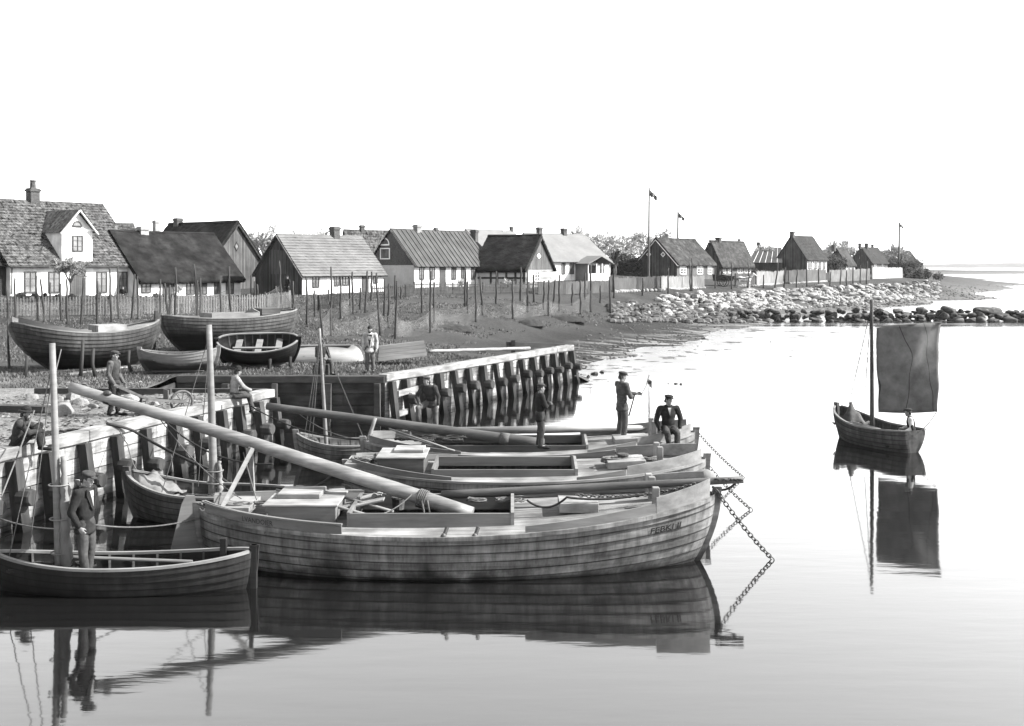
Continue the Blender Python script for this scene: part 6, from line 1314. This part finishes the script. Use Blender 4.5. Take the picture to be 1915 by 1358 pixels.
# standing in the lower left boat behind the mast
p10 = P(153, 1062, 17.95)
person('man in worn jacket and flat cap standing in the lower left boat beside its mast', (p10.x + .02, p10.y + .1, .2), R(-102), dict(elL=(-.27, -.20, 1.14), wrL=(-.22, -.24, 1.38), elR=(.25, -.08, 1.08), wrR=(.24, .06, .86), hed=(0, .05, 1.545), anR=(.11, .06, .09), ftR=(.14, .24, .035)), 1.1, 'black', 'trousers', 'cap', look=(.1, 1, -.25), shirt='light', openf=.6, long_=.72, seed=10)
# in the sailing boat
p11 = P(1706, 812, 31.6)
person('man in waistcoat and white sleeves sitting at the stern of the sailing boat', (p11.x, p11.y, .40), R(72), seat(knL=(-.15, .42, .12), knR=(.15, .42, .12), anL=(-.14, .5, -.2), anR=(.14, .5, -.2), ftL=(-.14, .66, -.24), ftR=(.14, .66, -.24), elL=(-.28, .02, .34), elR=(.28, .06, .34), wrL=(-.3, .22, .22), wrR=(.28, .26, .24)), 1.0, 'black', 'trousers', 'cap', look=(.1, 1, 0), sleeves='white', shirt=None, hem=False, seed=11)
# far figures
for px, py, d, rz, s_, coat, lb, ps in ((231, 566, 75, 180, .95, 'black', 'distant dark figure sitting by the hedge of the dormer house', seat(pel=(0, 0, .45), che=(0, .05, .78), nec=(0, .08, .96), hed=(0, .12, 1.1), shL=(-.18, .06, .92), shR=(.18, .06, .92), hiL=(-.09, .02, .43), hiR=(.09, .02, .43), knL=(-.1, .42, .46), knR=(.1, .42, .46), anL=(-.1, .44, .08), anR=(.1, .44, .08), ftL=(-.1, .6, .03), ftR=(.1, .6, .03), elL=(-.25, .1, .68), elR=(.25, .1, .68), wrL=(-.15, .35, .6), wrR=(.15, .35, .6))),
    (538, 560, 86, 140, 1.0, 'black', 'distant dark figure standing against the dark gable of the shingled house', None), (1649, 522, 245, 180, 1.05, 'black', 'tiny dark figure standing before the white board wall', None)):
    q = P(px, py, d); q.z = ht(q.x, q.y); person(lb, q, R(rz), ps, s_, coat, 'black', 'cap', shirt=None, vs_=.016, seed=px)
# ================================================================== wheelbarrow, stones and lumber on the quay
wb0 = P(340, 769, 28.7); gz = ht(wb0.x, wb0.y); wc = Vector((wb0.x, wb0.y, gz + .30)); hd0 = wt(bpy.data.objects['person.001'], (.25, .2, .80)); hd0.z = max(hd0.z, gz + .75)
wbt = thing('wheelbarrow', 'wooden wheelbarrow with one spoked wheel standing on the quay', 'wheelbarrow', (wc.x, wc.y, gz)); WD = mat('barrow_wood', .09, .4, (3, 9, 9), tone=1)
ax = (hd0 - wc); ax.z = 0; ax.normalize(); sd_ = Vector((ax.y, -ax.x, 0)); wh = MB(); n = 24; rg = [wc + ax * math.cos(a) * .29 + Vector((0, 0, math.sin(a) * .29)) for a in np.linspace(0, 6.2832, n + 1)]
wh.tube(rg, .034, 6, caps=False); wheel = wh.build('wheel', WD, wbt, world=True, smooth=True); sp_ = MB()
for k in range(8): a = k * math.pi / 4 + .2; sp_.tube([wc, wc + ax * math.cos(a) * .28 + Vector((0, 0, math.sin(a) * .28))], .014, 5)
sp_.tube([wc - sd_ * .09, wc + sd_ * .09], .05, 8); sp_.v = [(p[0] - wbt.location.x, p[1] - wbt.location.y, p[2] - wbt.location.z) for p in sp_.v]; sp_.build('spokes', WD, wheel)
for sg in (-1, 1):
    hb = MB(); a = wc + sd_ * .11 * sg; m_ = wc + ax * 1.0 + sd_ * .26 * sg + Vector((0, 0, .16)); e = Vector((hd0.x, hd0.y, hd0.z)) + sd_ * .27 * sg
    hb.beam(a - ax * .08, m_, .06, .07); hb.beam(m_ - (m_ - a).normalized() * .05, e + (e - m_).normalized() * .15, .05, .06); hb.build('handle', WD, wbt, world=True)
    lg = MB(); lg.beam(m_ + Vector((0, 0, -.02)), m_ + ax * .06 + Vector((0, 0, -.46)), .05, .06, up=ax); lg.build('leg', WD, wbt, world=True)
br = MB()
for k in range(7): c = wc + ax * (.42 + .1 * k) + Vector((0, 0, .085 + .016 * k)); wd_ = .17 + .03 * k / 2; br.beam(c - sd_ * wd_, c + sd_ * wd_, .09, .022)
br.build('slatted_bed', WD, wbt, world=True)
bb = MB(); c = wc + ax * .42 + Vector((0, 0, .1)); bb.beam(c, c + Vector((0, 0, .26)) , .4, .03, up=ax); bb.build('front_board', WD, wbt, world=True)
QS = mat('quay_stone', .17, .4, (6, 6, 6), stain=.3, bump=.5, tone=1); QR = [rockmesh(50 + i, QS, .75) for i in range(5)]
for k, (x, y, w_) in enumerate(((152, 752, 36), (120, 768, 50), (90, 757, 22), (176, 757, 26), (247, 745, 52), (197, 742, 30), (135, 741, 42), (290, 752, 22), (318, 748, 20), (110, 744, 30), (125, 752, 22), (164, 742, 24), (60, 742, 40), (222, 752, 24))):
    p = og(x, y + 5); rock(QR[k % 5], p + Vector((0, 0, .02)), w_ / F * p.y * .45, 'quay_stone', 'pale rough fieldstone lying on the quay beside the wheelbarrow', 'stones lying on the quay', tilt=.2)
for k, (x0, y0, x1, y1, w_, lb) in enumerate(((66, 737, 320, 738, .14, 'long dark squared beam lying across the back of the quay'), (2, 770, 90, 772, .3, 'broad dark plank at the left picture edge behind the seated man'))):
    a, b = og(x0, y0), og(x1, y1); mb = MB(); mb.beam(a + Vector((0, 0, .1)), b + Vector((0, 0, .1)), w_, .16); solo(mb, 'timber_beam', DARKT, lb, 'beam')
mb = MB(); a = og(92, 752)
for k in range(3): pass
mb.tube([a + Vector((0, 0, .12)), P(112, 640, 25.5) * .0 + a + Vector((.22, .3, 1.5))], .018, 6); mb.prism([a + Vector((-.06, 0, .15)), a + Vector((.12, .04, .15)), a + Vector((.15, -.12, -.05)), a + Vector((-.0, -.14, -.05))], (0, 0, .02)); solo(mb, 'shovel', SPAR, 'long handled shovel standing in the stones on the quay', 'shovel')
mb = MB(); rr = random.Random(5)
for q in range(3): coil(mb, (P(50, 815, 24).x + .35 * q, 24.2 + .3 * q, ht(-10.7, 24.4) + .03), .45 - .08 * q, 3, .022, .7)
solo(mb, 'rope_coil', ROPED, 'dark hawser coiled on the quay behind the seated man', 'rope', smooth=True)
# chips, straw and wrack trodden into the quay top
mb = MB(); rr = random.Random(8)
def onq(): 
    d = rr.uniform(19, 36); s_ = (d - QA.y) / (QB.y - QA.y); xe = QA.x + (QB.x - QA.x) * min(s_, 1) - .4; x = xe - rr.random() ** 1.3 * 7
    return x, d, (d > 32.8 and x > -11.9)
for _ in range(5200):
    x, d, bad = onq()
    if bad: continue
    z = ht(x, d) if _ % 6 == 0 else z0 if False else 1.6; s_ = rr.uniform(.02, .10); a = rr.uniform(0, 6.28); q = Vector((x, d, z + .01)); u_ = Vector((math.cos(a), math.sin(a), rr.uniform(-.1, .25))) * s_; v_ = Vector((-math.sin(a), math.cos(a), 0)) * s_ * rr.uniform(.15, .6)
    mb.add([q - u_, q + v_, q + u_, q - v_ + Vector((0, 0, s_ * .3))], [(0, 1, 2), (0, 2, 3)])
zs_ = hts(np.array([p[0] for p in mb.v]), np.array([p[1] for p in mb.v])); mb.v = [(p[0], p[1], p[2] - 1.6 + z) for p, z in zip(mb.v, zs_)]
o = mb.build('litter', mat('litter', .13, .9, (5, 5, 5), tone=1, bump=0), fixn=False); tag(o, kind='stuff')
# ================================================================== horse and cart on the shore road
hc = og(1352, 536); dd = hc.y; k1 = 1 / F * dd; ct = thing('horse_cart', 'dark two wheeled cart with a seated load on the road by the plank fence', 'cart', hc)
for y_ in (-.7, .7):
    c = hc + Vector((0, y_, .62)); mb = MB(); mb.tube([c + Vector((math.cos(a) * .6, 0, math.sin(a) * .6)) for a in np.linspace(0, 6.2832, 19)], .05, 5, caps=False)
    for k in range(6): a = k * math.pi / 3; mb.tube([c, c + Vector((math.cos(a) * .58, 0, math.sin(a) * .58))], .03, 4)
    mb.build('wheel', CL['black'], ct, world=True)
mb = MB(); mb.prism([hc + Vector((-1.1, -.6, .7)), hc + Vector((1.1, -.6, .7)), hc + Vector((1.3, -.6, 1.3)), hc + Vector((-1.2, -.6, 1.5))], (0, 1.2, 0)); mb.build('cart_box', CL['black'], ct, world=True)
mb = MB()
for y_ in (-.4, .4): mb.tube([hc + Vector((1.0, y_, .9)), hc + Vector((3.4, y_, 1.1))], .05, 6)
mb.build('shaft', CL['black'], ct, world=True)
person('driver in dark coat seated on the horse cart', hc + Vector((-.2, 0, 1.25)), R(-90), seat(knL=(-.12, .42, .10), knR=(.12, .42, .10), anL=(-.1, .5, -.2), anR=(.1, .5, -.2), ftL=(-.1, .66, -.24), ftR=(.1, .66, -.24), elL=(-.25, .15, .35), elR=(.25, .15, .35), wrL=(-.15, .42, .32), wrR=(.15, .42, .32)), 1.05, 'mid', 'black', 'cap', shirt=None, vs_=.016, seed=21)
def horse(base, rz):
    t = thing('horse', 'pale horse harnessed to the cart on the shore road', 'horse', base, rz); b = MB()
    b.ell((-.45, 0, 1.18), .42, .27, .34); b.ell((.45, 0, 1.15), .42, .27, .37); b.ell((0, 0, 1.12), .6, .26, .31); b.capsule((.7, 0, 1.3), (1.12, 0, 1.78), .2, .13); b.capsule((1.1, 0, 1.82), (1.5, 0, 1.55), .12, .075); b.ell((1.06, .06, 1.98), .03, .03, .09); b.ell((1.06, -.06, 1.98), .03, .03, .09)
    for y_ in (-.15, .15):
        for x, f in ((.62, 1), (-.68, 0)):
            o = .06 * (1 if y_ > 0 else -1)
            if f: b.capsule((x, y_, 1.0), (x + o, y_, .55), .11, .065); b.capsule((x + o, y_, .55), (x + o - .02, y_, .12), .055, .042); b.capsule((x + o, y_, .1), (x + o + .05, y_, .05), .055, .06)
            else: b.capsule((x + .05, y_, 1.05), (x + .16 + o, y_, .78), .16, .09); b.capsule((x + .16 + o, y_, .78), (x - .08 + o, y_, .5), .085, .055); b.capsule((x - .08 + o, y_, .5), (x - .02 + o, y_, .12), .052, .042); b.capsule((x - .02 + o, y_, .1), (x + .05 + o, y_, .05), .055, .06)
    vox(b, 'body', CL['white'], t, .03, smooth=4); b = MB(); b.capsule((-.85, 0, 1.3), (-1.0, 0, .7), .05, .07); vox(b, 'tail', CL['light'], t, .03); b = MB(); b.capsule((.72, 0, 1.5), (1.05, 0, 1.92), .05, .04); vox(b, 'mane', CL['light'], t, .02)
    b = MB(); b.tube([(.52 + .1 * math.cos(a), .29 * math.sin(a), 1.2 + .36 * math.cos(a)) for a in np.linspace(0, 6.28, 17)], .04, 5, caps=False); b.build('harness', CL['black'], t)
horse(Vector((hc.x + 2.6, hc.y, ht(hc.x + 2.6, hc.y))), R(-6))
# ================================================================== air
def haze():
    mb = MB(); mb.box(-320, 3700, -8, 3950, -3, 22); m = bpy.data.materials.new('haze'); m.use_nodes = True; t = m.node_tree; t.nodes.remove(t.nodes['Principled BSDF']); v = _n(t, 'ShaderNodeVolumePrincipled'); v.inputs['Color'].default_value = (.95, .95, .95, 1); v.inputs['Density'].default_value = .000055; v.inputs['Anisotropy'].default_value = .3
    t.links.new(v.outputs[0], t.nodes['Material Output'].inputs['Volume']); o = mb.build('haze', m); tag(o, kind='stuff')
haze()
